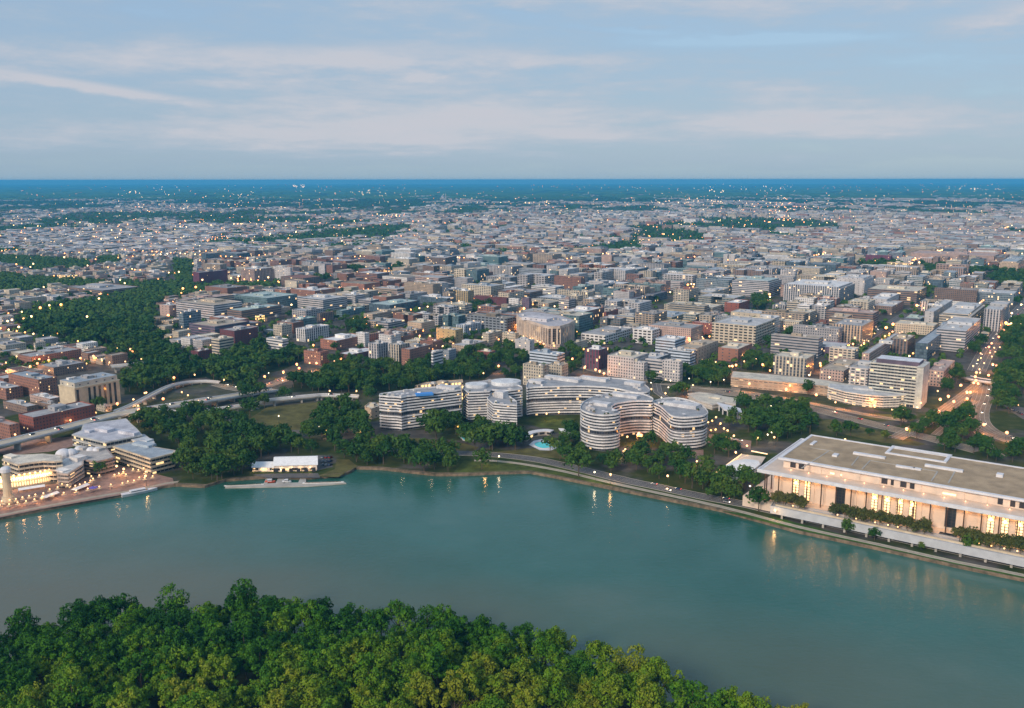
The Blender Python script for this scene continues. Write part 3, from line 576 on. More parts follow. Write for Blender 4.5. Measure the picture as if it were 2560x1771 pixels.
HAND = """
T0|430|1400|90|640|1600|B|house|brick|b|long brick block with a blue-grey roof left of the tan power house
T0|60|1500|-260|250|1620|B|house|brick|l|low brick block with a pale roof at the left edge below the power house
T0|350|1140|200|915|1235|B|house|brick|g|red brick block with pointed end gables above the glowing street
T0|600|1262|420|965|-12|B|house|brown|g|low brown block with grey roofs right behind the power house
L0|370|385|205|1065|575|B|house|red|g|long red brick warehouse beside the elevated freeway
L0|100|470|-260|215|-16|B|house|brick|p|brick warehouse with a pinkish roof at the left edge beside the freeway
L0|300|262|30|430|-9|R|house|brown|l|jumble of low grey roofs above the pinkish-roofed brick warehouse
L0|560|175|330|690|-9|R|house|pink|w|small pale-roofed house in front of the tan power house
L0|1180|262|1080|1260|-7|R|house|stone|l|tiny house between the power house and the freeway
T0|640|1700|420|700|-8|B|house|brown|g|low shed squeezed between the brick block and the power house
T0|60|1010|-120|290|1085|R|house|stone|g|grey-roofed row of houses at the left edge above the glowing street
T0|395|985|375|515|1080|S|house|stone|t|buff stone school hall at the left edge of the wooded valley
T0|605|1000|570|750|1060|S|house|stone|c|small pale stone hall at the foot of the wooded valley
T0|250|480|205|775|530|R|house|stone|w|white-roofed terrace left of the wooded valley
T0|250|400|215|600|432|R|house|pink|w|narrow pale terrace behind the white-roofed terrace
T0|850|485|700|1140|512|A|band|pink|p|low pinkish slab at the upper edge of the wooded valley
T0|1150|390|760|1565|440|A|band|brown|g|very long low brown slab over the wooded valley
T0|930|180|850|1065|240|A|grid|pink|t|tan apartment tower far left above the dark trees
T0|745|222|640|885|275|A|lit|peach|t|brightly lit apartment block far left above the dark trees
T0|290|215|262|510|250|A|grid|tan|t|plain tan apartment slab at the far left
T0|1290|255|1262|1425|300|S|blank|lgrey|k|pale green roofed hall with two lamps in front
T0|1905|562|1795|2020|700|A|blank|pink|w|pinkish end block with a white roof edge right of the wooded valley
T0|2060|640|2010|2260|-30|O|glass|blgrey|l|blue-grey glass office block beside the pinkish end block
T1|-190|505|-330|330|-30|O|band|tan|p|long office block under a salmon coloured roof
T1|100|560|-330|420|-30|O|band|lgrey|t|wide pale office block in front of the salmon roof
T1|410|622|250|860|755|O|band|brown|k|brown banded office block with a broad teal roof
T1|600|682|566|672|752|O|lit|ochre|c|small block glowing yellow beside the teal-roofed office block
T1|700|705|672|930|748|O|grid|brown|g|low brown block with square windows behind the park trees
T1|1000|735|905|1255|832|O|glass|teal|k|teal glass office block above the white ribbed hotel
T1|1300|655|1268|1452|765|A|vert|brown|t|narrow brown tower block right of the teal glass offices
T1|865|790|768|978|945|A|grid|stone|c|square stone-coloured tower with a blocky top
T1|1125|832|1020|1402|970|H|vert|white|w|white ribbed hotel with a blank glowing end wall
T1|872|950|690|940|1112|A|band|white|l|white banded apartment block above the valley trees
T1|160|948|70|322|1132|A|band|cream|c|cream banded tower standing over the trees
T1|330|850|165|592|1040|A|house|dred|g|dark red apartment block behind the cream banded tower
T1|110|800|-180|500|-20|O|band|purple|t|dark purple-brown block left of the dark red apartments
T0|2230|1082|2150|2385|1195|B|house|dred|p|small dark red block among the trees left of the cream tower
T1|1480|962|1298|1812|1062|A|house|brick|w|long brick apartment row under pale roofs
T1|1842|892|1800|2232|962|A|vert|brick|t|tall salmon brick slab behind the pale-roofed row
T1|1890|662|1788|2268|735|O|grid|tan|t|tan office block with an arched roof edge
T1|2080|560|1845|2420|645|O|glass|dblue|k|dark blue glass office block under a pale slanting roof
T1|1545|622|1480|1800|685|O|glass|teal|k|small teal-roofed office block
T1|1812|425|1558|1842|470|O|grid|white|l|far white box with a bright front
T1|1300|1092|1112|1392|1235|B|house|brick|r|curved-looking brick block lit orange by the street lamps
T1|1640|1122|1490|1952|1172|B|house|dred|w|dark red terrace with a long white roof
T1|1950|1002|1838|2062|1205|A|vert|lgrey|l|grey ribbed apartment tower
T1|2182|1012|2070|2300|1222|A|vert|stone|l|stone ribbed tower right of the grey ribbed tower
T2|0|1062|-95|255|1242|A|house|brick|g|brick and grey apartment tower with a flat top
T2|262|1092|240|372|1292|A|band|white|p|slim white balconied tower
T2|442|1072|372|522|1195|A|house|blgrey|d|blue-grey block behind the slim white tower
T2|515|842|298|602|985|A|blank|ochre|c|plain cream slab with an empty end wall
T2|625|792|522|802|905|A|vert|bluew|l|white ribbed block behind the plain cream slab
T2|130|762|-25|282|885|A|house|peach|c|peach coloured apartment block with turrets
T2|200|662|40|282|735|O|glass|dark|w|dark block with a white rim round its top
T2|545|567|268|662|695|A|vert|brown|t|broad brown tower block with a tan end
T2|830|745|700|1035|855|S|vert|grey|g|grey columned hall with a white hipped roof
T2|1092|482|728|1122|605|B|house|dred|r|large dark red block behind the twin towers
T2|1225|492|1115|1242|622|A|grid|white|b|white front of the left twin tower
T2|1345|482|1262|1372|622|A|grid|purple|b|purple-grey right twin tower
T2|452|422|370|502|512|A|vert|tan|t|left one of the pair of tan towers behind the brown block
T2|652|402|520|722|542|A|vert|ochre|w|right one of the pair of towers behind the brown block, yellowish
T2|1950|642|1718|2185|802|O|vert|brick|w|white-topped office block with red brick piers
T2|2212|642|2185|2350|762|B|house|red|g|red brick block right of the white-topped office block
T2|1602|622|1398|1702|665|O|glass|teal|k|low teal-roofed block behind the columned hotel
T2|2200|905|1930|2500|1000|S|slot|white|g|long white three-storey wing with rows of square windows
T3|425|848|205|512|1002|S|slot|white|w|tall white block with deep square windows
T2|2132|1072|1968|2238|1292|H|vert|maroon|w|maroon hotel tower with stacked white rims on top
T2|1850|992|1805|2002|1085|A|house|stone|c|low stone block behind the maroon tower
T2|892|882|818|1042|1010|A|grid|cream|c|left wing of the cream apartment block in the middle
T2|1190|882|1040|1228|1005|A|grid|cream|c|right wing of the cream apartment block in the middle
T2|1352|962|1188|1402|1112|A|blank|lgrey|l|pale grey block with a curved-looking white front
T2|620|1022|470|872|1085|A|house|tan|l|low tan apartment slab above the tree clump
T2|900|1092|762|962|1192|B|house|red|c|small red brick block with a pale roof in the tree clump
T2|1502|1252|1275|1562|1482|A|grid|stone|t|front left part of the tan apartment tower behind the curved block
T2|1712|1242|1570|1785|1422|A|grid|stone|t|right part of the tan apartment tower behind the curved block
T2|1662|1122|1350|1745|1252|A|band|bluew|b|blue and white block behind the tan apartment tower
T3|332|1216|92|372|1405|A|grid|lgrey|c|left wing of the pale apartment block with dark balconies
T3|562|1192|345|580|1400|A|band|lgrey|d|recessed middle of the pale apartment block with dark balconies
T3|738|1204|540|770|1432|A|grid|lgrey|c|right wing of the pale apartment block with dark balconies
T3|215|1162|-80|382|-26|A|grid|lgrey|c|rear wing of the pale apartment block
T3|852|1092|602|915|1245|O|band|bluew|l|blue-white banded office block behind the pale apartments
T3|682|962|462|802|-24|O|band|bluew|w|stepped office block with a white roof
T3|932|1052|720|1168|1212|B|blank|tan|t|plain tan brick block above the glowing corner
T3|1392|1062|1168|1552|1202|O|blank|brick|c|wide brick office block with a pale panelled roof
T3|1592|802|1100|1812|1022|S|slot|cream|l|cream hospital block with slotted brown end
T3|1642|662|1310|1732|755|O|blank|cream|l|cream block behind the hospital
T3|1112|772|872|1142|905|B|house|red|l|plain red brick block in shade left of the hospital
T3|642|702|270|862|752|O|glass|ochre|b|office block with a blue-grey skylit roof and golden entrance
T3|742|782|480|872|905|A|vert|ochre|t|ochre ribbed block below the skylit roof
T3|1102|592|560|1222|662|O|bays|cream|c|long cream office block with lamps along its roof
T3|235|492|165|592|575|O|glass|purple|d|dark slatted office block
T3|1082|422|930|1292|512|O|band|stone|l|stepped stone office block with lamps on the roof
T3|1742|312|1325|1882|475|O|band|lgrey|k|tall slatted office block with a pale green roof
T3|1402|542|1240|1522|642|B|blank|red|w|red block with two white roof decks
T4|232|382|-400|402|562|O|vert|lgrey|w|very large pale ribbed government block
T4|512|282|200|612|452|O|blank|lgrey|l|tall plain grey block behind the large ribbed block
T4|1102|412|545|1212|562|O|band|brown|c|brown banded office block with a lit cream roof edge
T4|1602|542|1250|1622|602|S|blank|white|c|white boxy hall with brick ends
T4|822|582|600|952|672|O|grid|brown|l|square brown block in front of the brown banded offices
T4|482|802|150|612|1005|S|vert|peach|g|peach ribbed academic block beside the glowing street
T4|1292|802|852|1342|905|O|grid|cream|c|cream block right of the glowing street
T4|1222|1002|1085|1722|1192|O|glass|dblue|b|dark curved-looking glass office block with blank pale end
T4|1400|1312|1240|1526|1485|A|grid|pink|p|pinkish apartment block right of the white banded tower
T4|272|1312|8|472|1425|A|grid|pink|t|pinkish apartment slab left of the white banded tower
T4|562|1112|480|922|1272|A|grid|pink|l|grey-pink block behind the pinkish slab
T3|2162|1172|1790|2248|1375|A|vert|stone|c|stone-coloured block with dark vertical bays
T4|240|1052|-545|345|1135|O|grid|purple|l|wide low office block with a sprawling pale roof
T4|1142|722|952|1202|782|O|glass|purple|k|small purple glass block on the right
T4|2052|622|1860|2152|862|O|vert|lgrey|l|tall grey block with a bright yellow roof edge
T4|1652|862|1322|1822|-30|O|band|lgrey|l|grey banded office block above the dark glass block
T4|2192|442|1500|2232|562|O|glass|blgrey|l|long glazed office block near the right edge
T4|1902|882|1822|1912|992|O|band|cream|c|slim cream end block by the lamp-lit avenue
T4|802|6|412|822|82|O|blank|maroon|g|big windowless dark red block far right
T4|1002|92|762|1012|162|S|lit|peach|c|low glowing cream hall far right
T4|1972|12|1030|2030|112|O|grid|pink|p|enormous pinkish government block far right
T4|2242|92|2030|2330|202|O|grid|peach|b|warm-lit stone block at the far right edge
T4|1290|640|1190|1500|-24|O|blank|lgrey|l|low grey block below the white boxy hall
T4|1700|700|1350|1870|-28|O|band|stone|l|stone banded office block left of the yellow roof edge
T4|1000|960|800|1080|1120|O|vert|brown|t|brown office block left of the dark glass block
T4|760|500|560|900|-22|O|blank|lgrey|w|pale flat-roofed block below the brown banded offices
T3|2200|650|1960|2280|770|S|bays|cream|c|cream hall among dark trees in the middle right
T1|1800|880|1700|1850|-20|H|house|white|w|small white hotel with a red roof
T1|1330|500|1040|1600|-22|O|band|lgrey|l|wide grey office roof in the middle left
T1|700|480|330|1040|-26|O|glass|teal|k|broad pale teal roof behind the brown banded offices
T1|560|170|400|780|300|A|vert|pink|l|pinkish tower row with dark recesses
T1|960|135|770|985|290|A|blank|lgrey|l|pale square tower in the middle distance
T0|2240|190|2170|2560|330|A|house|maroon|g|maroon apartment slab above the valley lamps
T1|2300|40|2060|2420|110|O|grid|stone|w|white-roofed block with gold base in the middle distance
T1|1170|30|1060|1210|90|O|lit|peach|t|peach tower lit orange in the middle distance
T1|2080|170|1960|2110|240|S|lit|brick|r|round-looking brick hall lit yellow
T2|400|20|200|530|110|O|glass|dblue|l|dark blue glass block with a gold lit top
T2|900|110|650|1030|170|O|glass|teal|k|long dark teal block in the middle
T2|1460|90|1220|1490|160|O|glass|dblue|d|dark glass block with a stepped top
T2|380|210|30|430|300|O|blank|brown|w|brown block with a white roof in the middle
T2|1080|320|790|1200|390|O|band|white|w|white banded office block behind the dark red block
T2|1640|360|1370|1740|440|O|band|white|l|white and grey stepped office block
T2|1900|400|1660|1920|480|O|bays|cream|d|block with a dark flat roof and cream arcade
T2|2307|340|1920|2500|400|O|glass|dark|w|long block with a dark glazed roof storey
"""
def hand():
    for ln in HAND.strip().split('\n'):
        p, xn, yn, xl, xr, yb, k, st, wc, rc, lab = ln.split('|')
        pts, h = corner_rect(p, float(xn), float(yn), float(xl), float(xr), float(yb))
        h = max(6, min(70, h)); nm, cat = KN[k]
        L = math.dist(pts[0], pts[1]); sb = 4 if (h > 26 and L > 40 and hash(lab[:3]+lab[-3:]) and len(lab) % 3 == 0) else 0
        building(nm, lab, cat, pts, h, st, C[wc], RC[rc], 3, sb, len(lab))
        LAND.append((lab, *centroid(pts), h))
hand()
# ------------------------------------------------------------ the curved balconied complex
RIBD = facade('recessed_dark_wall', 2.4, 2.9, .94, .8, .022, (.02, .024, .034), (1, .62, .26), 1.1)
def banded(label, roof_px, h, floors, dark_floor=(), sm=0, z0=GZ, n=10, tint=(.20, .21, .23), ph=(), terr=0, seed=1, lit_band=()):
    """each storey is a dark recessed wall behind a white balcony parapet that is a part of its own"""
    rnd = random.Random(seed)
    pts = ccw([g(x, y, h) for x, y in roof_px])
    if sm: pts = smooth_loop(pts, sm)
    cx, cy_ = centroid(pts); FOOT.append(offset(pts, 4))
    t = thing('apartment_building', label, 'apartment building', (cx, cy_, z0))
    inn = offset(pts, -1.5); m = MB(); m.sides(inn, z0, h, tint, 0, rnd.uniform(0, 90)); m.build('wall', RIBD, t)
    m = MB(); m.cap(offset(pts, -.5), h, (.30, .32, .35)); m.build('roof', ROOF, t)
    fh = (h-z0)/floors
    for k in range(floors):
        if k in dark_floor: continue
        z = z0+fh*(k+1)-.35; q = offset(pts, rnd.uniform(-.05, .05)); qi = offset(q, -.35); m = MB(); hh = 1.3 if k < floors-1 else 1.5
        wt = (.66, .68, .71)
        m.sides(q, z, z+hh, wt); m.ring(q, qi, z+hh, wt); m.sides(qi, z+.3, z+hh, wt, 0, 0, True); m.cap(q, z, wt, 0, True); m.build('balcony', ROOF, t)
    if lit_band:
        pass
    for (px, py, lx, ly, hz) in ph:
        x, y = g(px, py, h); m = MB(); m.box(x, y, h, lx, ly, hz, GA, (.55, .57, .6), 0); m.build('penthouse', ROOF, t)
    s = math.sqrt(abs(area(pts)))
    k = 0
    while k < n:
        i = rnd.randrange(len(pts)); f = rnd.random(); a, b = inn[i], inn[(i+1) % len(inn)]; e = rnd.uniform(.03, .3)
        x = (a[0]+(b[0]-a[0])*f)*(1-e)+cx*e; y = (a[1]+(b[1]-a[1])*f)*(1-e)+cy_*e; k += 1
        if not inside((x, y), offset(pts, -3)): continue
        m = MB(); r = rnd.random()
        if r < .5:
            v = rnd.uniform(.5, .75); m.box(x, y, h, rnd.uniform(2, 5), rnd.uniform(1.5, 3), rnd.uniform(1, 2.6), rnd.uniform(0, 3), (v, v, v)); m.build('roof_cabin', ROOF, t)
        elif r < .8:
            m.box(x, y, h, .12, .12, 2.4, 0, (.4, .4, .4)); m.box(x, y, h+2.3, 2.4, 2.4, .25, .4, (.75, .76, .78), 0, True); m.build('roof_canopy', ROOF, t)
        else:
            m.box(x, y, h, 3, .8, .7, rnd.uniform(0, 3), (.3, .25, .2)); m.ball((x, y, h+1.2), .8, (.03, .07, .02), 0, 6, 4); m.build('roof_planter', ROOF, t)
    return t, pts
Wp = lambda pts: [pn('W', *p) for p in pts]
tD, _ = banded('right-hand curved white tower nearest the marble hall, balconies wrapping round it', Wp([(1880, 282), (1884, 268), (1960, 250), (2040, 250), (2120, 268), (2190, 298), (2226, 336), (2222, 352), (2190, 366), (2110, 374), (2040, 374), (1990, 362), (1955, 332), (1920, 302)]), 31, 11, (6,), 3, n=16, ph=[(*pn('W', 2080, 300), 26, 12, 3), (*pn('W', 2000, 290), 14, 8, 2.4)], seed=3)
tC, _ = banded('middle horseshoe-shaped white building with its rounded tower towards the river', Wp([(1874, 268), (1868, 246), (1800, 222), (1700, 212), (1590, 220), (1495, 242), (1432, 275), (1410, 308), (1424, 332), (1480, 352), (1560, 361), (1640, 354), (1668, 340), (1630, 328), (1612, 305), (1650, 284), (1740, 270), (1820, 268)]), 33.5, 12, (5,), 3, n=44, ph=[(*pn('W', 1540, 290), 18, 9, 2.6), (*pn('W', 1700, 238), 26, 7, 2.6)], seed=5)
tB, _ = banded('long sweeping white block behind the lawn, with a lit storey half way up', Wp([(1066, 186), (1112, 180), (1300, 174), (1450, 174), (1590, 182), (1690, 198), (1760, 214), (1840, 212), (1853, 190), (1800, 152), (1700, 128), (1500, 116), (1250, 118), (1100, 132), (1068, 160)]), 30.5, 11, (5,), 3, n=24, ph=[(*pn('W', 1300, 130), 40, 8, 3), (*pn('W', 1130, 148), 16, 8, 3), (*pn('W', 1500, 130), 30, 7, 3), (*pn('W', 1760, 160), 18, 12, 3)], seed=8)
tA, _ = banded('white zigzag hotel block in the middle with round drums on its roof', Wp([(656, 190), (690, 212), (830, 206), (842, 196), (950, 201), (1040, 190), (1036, 176), (930, 134), (820, 134), (700, 156), (662, 174)]), 31, 11, (), 0, n=10, seed=9)
tW, _ = banded('stepped white wing reaching out from the zigzag hotel to the river side', Wp([(812, 252), (850, 285), (905, 291), (1005, 296), (1002, 270), (958, 238), (850, 214)]), 27, 10, (), 0, n=12, ph=[(*pn('W', 905, 240), 10, 9, 6)], seed=10)
tL, _ = banded('left-hand long white balconied block with a blue cover on its roof', Wp([(120, 232), (126, 222), (200, 210), (400, 184), (640, 164), (648, 196), (480, 216), (300, 236), (262, 244), (232, 240), (180, 238)]), 34, 12, (5,), 0, n=26, ph=[(*pn('W', 560, 186), 22, 7, 3)], seed=11)
for px, r, hz in ((pn('W', 745, 172), 11, 3.2), (pn('W', 935, 155), 15, 3.4)):
    x, y = g(*px, 31); m = MB(); q = [(x+r*math.cos(a*.2618), y+r*.8*math.sin(a*.2618)) for a in range(24)]; m.prism(q, 31, 31+hz, (.6, .64, .68)); o = m.build('roof_drum', ROOF, tA)
x, y = g(*pn('W', 410, 212), 36); m = MB(); m.box(x, y, 34, 16, 7, 1.9, .3); m.build('blue_cover', M['blue'], tL)['label'] = 'bright blue tarpaulin'
# lit sky-lounge strip on the sweeping block
m = MB(); a, b = g(*pn('W', 1240, 246), 15.5), g(*pn('W', 1360, 240), 15.5); m.tube((a[0], a[1]-2.2, 19), (b[0], b[1]-2.2, 19), .5, .5, 6); m.build('light_strip', M['winlit'], tB)['label'] = 'glowing orange strip of light'
# rear low lit pavilion roof behind the left block
building('pavilion', 'low lamp-lit restaurant roof behind the left white block', 'pavilion', [g(*pn('W', *p), 20) for p in ((350, 170), (660, 150), (655, 130), (420, 148))], 20, 'lit', C['peach'], RC['t'], 2)
building('annex_building', 'small pale annex beside the left end of the long white block', 'annex', [g(*pn('W', *p), 12) for p in ((28, 300), (70, 318), (122, 300), (118, 280), (60, 275))], 12, 'blank', C['peach'], RC['c'], 2)
# pools, pavilion, garden wall
def pool(label, pts, cat='swimming pool'):
    t = thing('swimming_pool', label, cat, (*centroid(pts), GZ)); q = ccw(pts); m = MB(); o = offset(q, 1.0); m.sides(o, GZ, GZ+.55, (.7,)*3); m.ring(o, q, GZ+.55, (.7,)*3); m.build('coping', M['white'], t)
    m = MB(); m.cap(q, GZ+.42, (.5,)*3); m.build('pool_surface', M['pool'], t); FOOT.append(o)
pool('larger turquoise swimming pool on a white oval terrace', smooth_loop(gp('W', [(1115, 545), (1140, 530), (1215, 530), (1255, 545), (1225, 562), (1180, 570), (1140, 562)]), 3))
pool('small turquoise pool between dark trees below the zigzag hotel', gp('W', [(640, 492), (722, 490), (720, 520), (665, 516)]))
def arcwall(name, label, cat, line, w, z, matn):
    L, Rr = strip(smooth_loop(line, 4, False), w); q = ccw(L+Rr[::-1]); t = thing(name, label, cat, (*centroid(q), GZ)); m = MB(); m.sides(q, GZ, z-.6, (.4, .36, .32)); m.build('wall', FAC['slot'], t)
    m = MB(); m.prism(q, z-.6, z, (.7,)*3, bottom=True); m.build('roof', matn, t); FOOT.append(q)
arcwall('poolside_pavilion', 'curved white-roofed arcade behind the larger pool', 'pavilion', gp('W', [(1045, 492), (1100, 462), (1180, 450), (1230, 455)], 6), 7, 6, M['white'])
arcwall('changing_room', 'small flat-roofed cabin beside the small turquoise pool', 'cabin', gp('W', [(645, 475), (735, 488)], 4), 5, 4.5, M['tan'])
# awning-like white canopy on the garden edge
t = thing('canopy', 'white scalloped canopy between the lawn and the horseshoe building', 'canopy', (*g(*pn('W', 1330, 460)), GZ)); q = ccw(smooth_loop(gp('W', [(1270, 440), (1330, 445), (1395, 438), (1365, 475), (1320, 485)], 4), 2)); m = MB(); m.prism(q, 3.6, 4.2, (.7,)*3, bottom=True); m.build('canopy_roof', M['cloth'], t)
for k in range(0, len(q), 2):
    m = MB(); c0 = centroid(q); x, y = (q[k][0]*.85+c0[0]*.15, q[k][1]*.85+c0[1]*.15); m.tube((x, y, GZ), (x, y, 3.6), .12, .12); m.build('post', M['metal'], t)
# ------------------------------------------------------------ marble hall by the river
A0 = g(1892, 1173, 30); _q = g(2560, 1296, 30); HA = math.atan2(_q[1]-A0[1], _q[0]-A0[0]); _q = g(1986.5, 1094, 30); print('hall angle', math.degrees(HA))
HU = (math.cos(HA), math.sin(HA)); HV = (-HU[1], HU[0])
def hl(u, v): return (A0[0]+HU[0]*u+HV[0]*v, A0[1]+HU[1]*u+HV[1]*v)
def hrect(u0, v0, u1, v1): return [hl(u0, v0), hl(u1, v0), hl(u1, v1), hl(u0, v1)]
HALL = thing('concert_hall', 'long white marble hall with bronze columns and warm light under its eaves', 'concert hall', (*hl(95, 46), GZ))
LEN, DEP = 200, (_q[0]-A0[0])*HV[0]+(_q[1]-A0[1])*HV[1]; print('depth', DEP)
def part(name, mat, fn, parent=HALL, label=None):
    m = MB(); fn(m); o = m.build(name, mat, parent)
    if label: o['label'] = label
    return o
FOOT.append(hrect(-12, -20, LEN+8, DEP+8))
part('podium', M['marble'], lambda m: m.prism(hrect(-8, -4, LEN+8, DEP+6), GZ, 9.6, (.6,)*3))
part('wall', M['marble'], lambda m: m.sides(hrect(9, 10, LEN-9, DEP-9), 9.6, 27.6, (.6,)*3))
def canopy(m):
    o, i = hrect(0, 0, LEN, DEP), hrect(1, 1, LEN-1, DEP-1)
    m.sides(o, 27.6, 30, (.7,)*3); m.cap(o, 27.6, (.7,)*3, 0, True); m.ring(o, i, 30, (.7,)*3); m.sides(i, 29.4, 30, (.7,)*3, 0, 0, True); m.ring(i, hrect(3, 3, LEN-3, DEP-3), 29.4, (.7,)*3)
part('canopy', M['white'], canopy)
part('terrace_roof', M['marble'], lambda m: m.ring(hrect(3, 3, LEN-3, DEP-3), hrect(13, 17, LEN-13, DEP-11), 29.3, (.6,)*3))
part('upper_wall', M['marble'], lambda m: m.sides(hrect(13, 17, LEN-13, DEP-11), 29.3, 35.2, (.6,)*3))
def ucan(m):
    o, i = hrect(10, 14, LEN-10, DEP-8), hrect(12, 17, LEN-12, DEP-10)
    m.sides(o, 35.2, 36.6, (.7,)*3); m.cap(o, 35.2, (.7,)*3, 0, True); m.ring(o, i, 36.6, (.7,)*3); m.sides(i, 36.1, 36.6, (.7,)*3, 0, 0, True)
part('upper_canopy', M['white'], ucan)
part('gravel_roof', M['tan'], lambda m: m.cap(hrect(12, 17, LEN-12, DEP-10), 36.1, (.6,)*3))
def rfbox(name, u, v, lu, lv, hz, mat='white', lab=None):
    part(name, M[mat], lambda m: m.prism(hrect(u-lu/2, v-lv/2, u+lu/2, v+lv/2), 36.1, 36.1+hz, (.7,)*3), label=lab)
def frame(u0, v0, u1, v1, w, hz):
    def f(m):
        o, i = hrect(u0, v0, u1, v1), hrect(u0+w, v0+w, u1-w, v1-w); z = 36.1+hz; m.sides(o, 36.1, z, (.7,)*3); m.ring(o, i, z, (.7,)*3); m.sides(i, 36.2, z, (.7,)*3, 0, 0, True)
    part('roof_curb', M['white'], f)
def toloc(p, x, y):
    q = g(*pn(p, x, y), 36.1); d = (q[0]-A0[0], q[1]-A0[1]); return d[0]*HU[0]+d[1]*HU[1], d[0]*HV[0]+d[1]*HV[1]
a = toloc('L4', 735, 925); b = toloc('L4', 1360, 930); frame(a[0], a[1], a[0]+41, a[1]+22, 2.2, .9)
for (x, y, lu, lv, hz) in ((560, 955, 22, 3.4, 1.4), (1400, 1100, 24, 3.4, 1.4), (180, 950, 3.5, 6, 1.2), (905, 1078, 5, 3, 1.2), (1010, 1094, 7, 3, 1.2), (1100, 1108, 5, 3, 1.2), (2030, 1185, 4, 5, 2)):
    u, v = toloc('L4', x, y); rfbox('roof_hatch', u, v, lu, lv, hz)
u, v = toloc('L3', 2240, 810); rfbox('roof_hatch', u, v, 2.4, 11, .8)
for (p1, p2) in (((100, 900), (-200, 1090)), ((-100, 860), (160, 900)), ((570, 1005), (480, 1100)), ((570, 1005), (1330, 1130)), ((1330, 1130), (1260, 1235)), ((440, 960), (360, 1060)), ((1530, 1120), (1450, 1260))):
    a, b = toloc('L4', *p1), toloc('L4', *p2); a, b = hl(*a), hl(*b); L, Rr = strip([a, b], .9)
    if True:
        m = MB(); m.prism(ccw([L[0], L[1], Rr[1], Rr[0]]), 36.1, 36.35, (.7,)*3); m.build('roof_joint', M['concrete'], HALL)
# columns, windows and marble piers, front and left faces
u = 5.0
while u < LEN-3:
    part('column', M['bronze'], lambda m: m.prism(hrect(u-.35, 3.0, u+.35, 3.7), 9.6, 27.6, (.3,)*3)); u += 9.9
for v in range(12, 90, 10):
    part('column', M['bronze'], lambda m: m.prism(hrect(3, v-.35, 3.7, v+.35), 9.6, 27.6, (.3,)*3))
def window(u0, u1, z0, z1, lit, v=9.9, bars=3):
    o = part('window', M['dark'], lambda m: m.prism(hrect(u0, v-.25, u1, v+.05), z0, z1, (.3,)*3, bottom=True))
    w = (u1-u0); nb = max(1, int(w/1.6))
    o2 = MB()
    for i in range(nb):
        for j in range(int((z1-z0)/2.0)):
            a0 = u0+w*(i+.12)/nb; a1 = u0+w*(i+.88)/nb; zz = z0+.2+j*2.0; p0, p1 = hl(a0, v-.30), hl(a1, v-.30)
            o2.face([(*p0, zz), (*p1, zz), (*p1, zz+1.65), (*p0, zz+1.65)])
    q = o2.build('pane', M['winlit'] if lit else M['glass'], o)
    if lit:
        c = MB(); x, y = hl((u0+u1)/2, v-.75); c.ball((x, y, z0+(z1-z0)*.72), .9, (1, 1, 1), 0, 8, 5, 1.5); c.build('chandelier', M['warm_soft'], o)
M['warm_soft'] = glow('chandelier_light', (1, .55, .14), 5)
for u0 in (22.9, 29.6, 34.9): pass
for grp, kindw in (((23, 31), 1), ((76, 84, 92, 100), 1), ((146, 154, 162, 170), 1)):
    for u0 in grp: window(u0, u0+4.2, 10.4, 26.4, True)
for u0 in (52.5, 121.8, 186): window(u0, u0+6.4, 11.2, 26.8, False)
for u0 in (37.5, 45, 66, 71, 107, 114, 134, 140):
    part('pier', M['marble'], lambda m: m.prism(hrect(u0, 9.2, u0+.7, 10.05), 9.6, 27.6, (.7,)*3))
for u0 in (18, 24, 80, 86, 92, 98, 150, 156, 162): # upper storey windows
    part('upper_window', M['dark'], lambda m: m.prism(hrect(u0, 16.6, u0+3.8, 17.05), 30.2, 33.8, (.2,)*3, bottom=True))
for u0 in (46, 118): part('upper_window', M['winlit'], lambda m: m.prism(hrect(u0, 16.6, u0+8, 17.05), 30.4, 31.6, (.2,)*3, bottom=True), label='thin strip of orange lit glass')
for u0 in range(36, 176, 13):
    part('upper_pier', M['marble'], lambda m: m.prism(hrect(u0, 16.3, u0+4, 17.04), 29.3, 35.2, (.6,)*3))
# soffit lamps with the light they throw on the wall
def plight(x, y, z, e, col, r=.6, nm='lamp_or_fill_light'):
    l = bpy.data.lights.new(nm, 'POINT'); l.specular_factor = .5; l.energy = e; l.color = col; l.shadow_soft_size = r
    o = bpy.data.objects.new(nm, l); COL.objects.link(o); o.location = (x, y, z); return o
for k in range(20):
    u0 = 12+k*9.4
    part('downlight', M['warm'], lambda m: m.prism(hrect(u0-.4, 6.6, u0+.4, 7.4), 27.2, 27.58, (1,)*3, bottom=True)); plight(*hl(u0, 6.8), 25.6, 800, (1, .44, .13))
for k in range(9):
    v0 = 12+k*9; part('downlight', M['warm'], lambda m: m.prism(hrect(6.0, v0-.4, 6.8, v0+.4), 27.2, 27.58, (1,)*3, bottom=True)); plight(*hl(6.2, v0), 25.6, 600, (1, .44, .13))
for k in range(14):
    u0 = 20+k*12.5; part('uplight', M['winlit'], lambda m: m.prism(hrect(u0-.3, 12.4, u0+.3, 13), 29.3, 29.8, (1,)*3)); plight(*hl(u0, 12.6), 31, 150, (1, .45, .2))
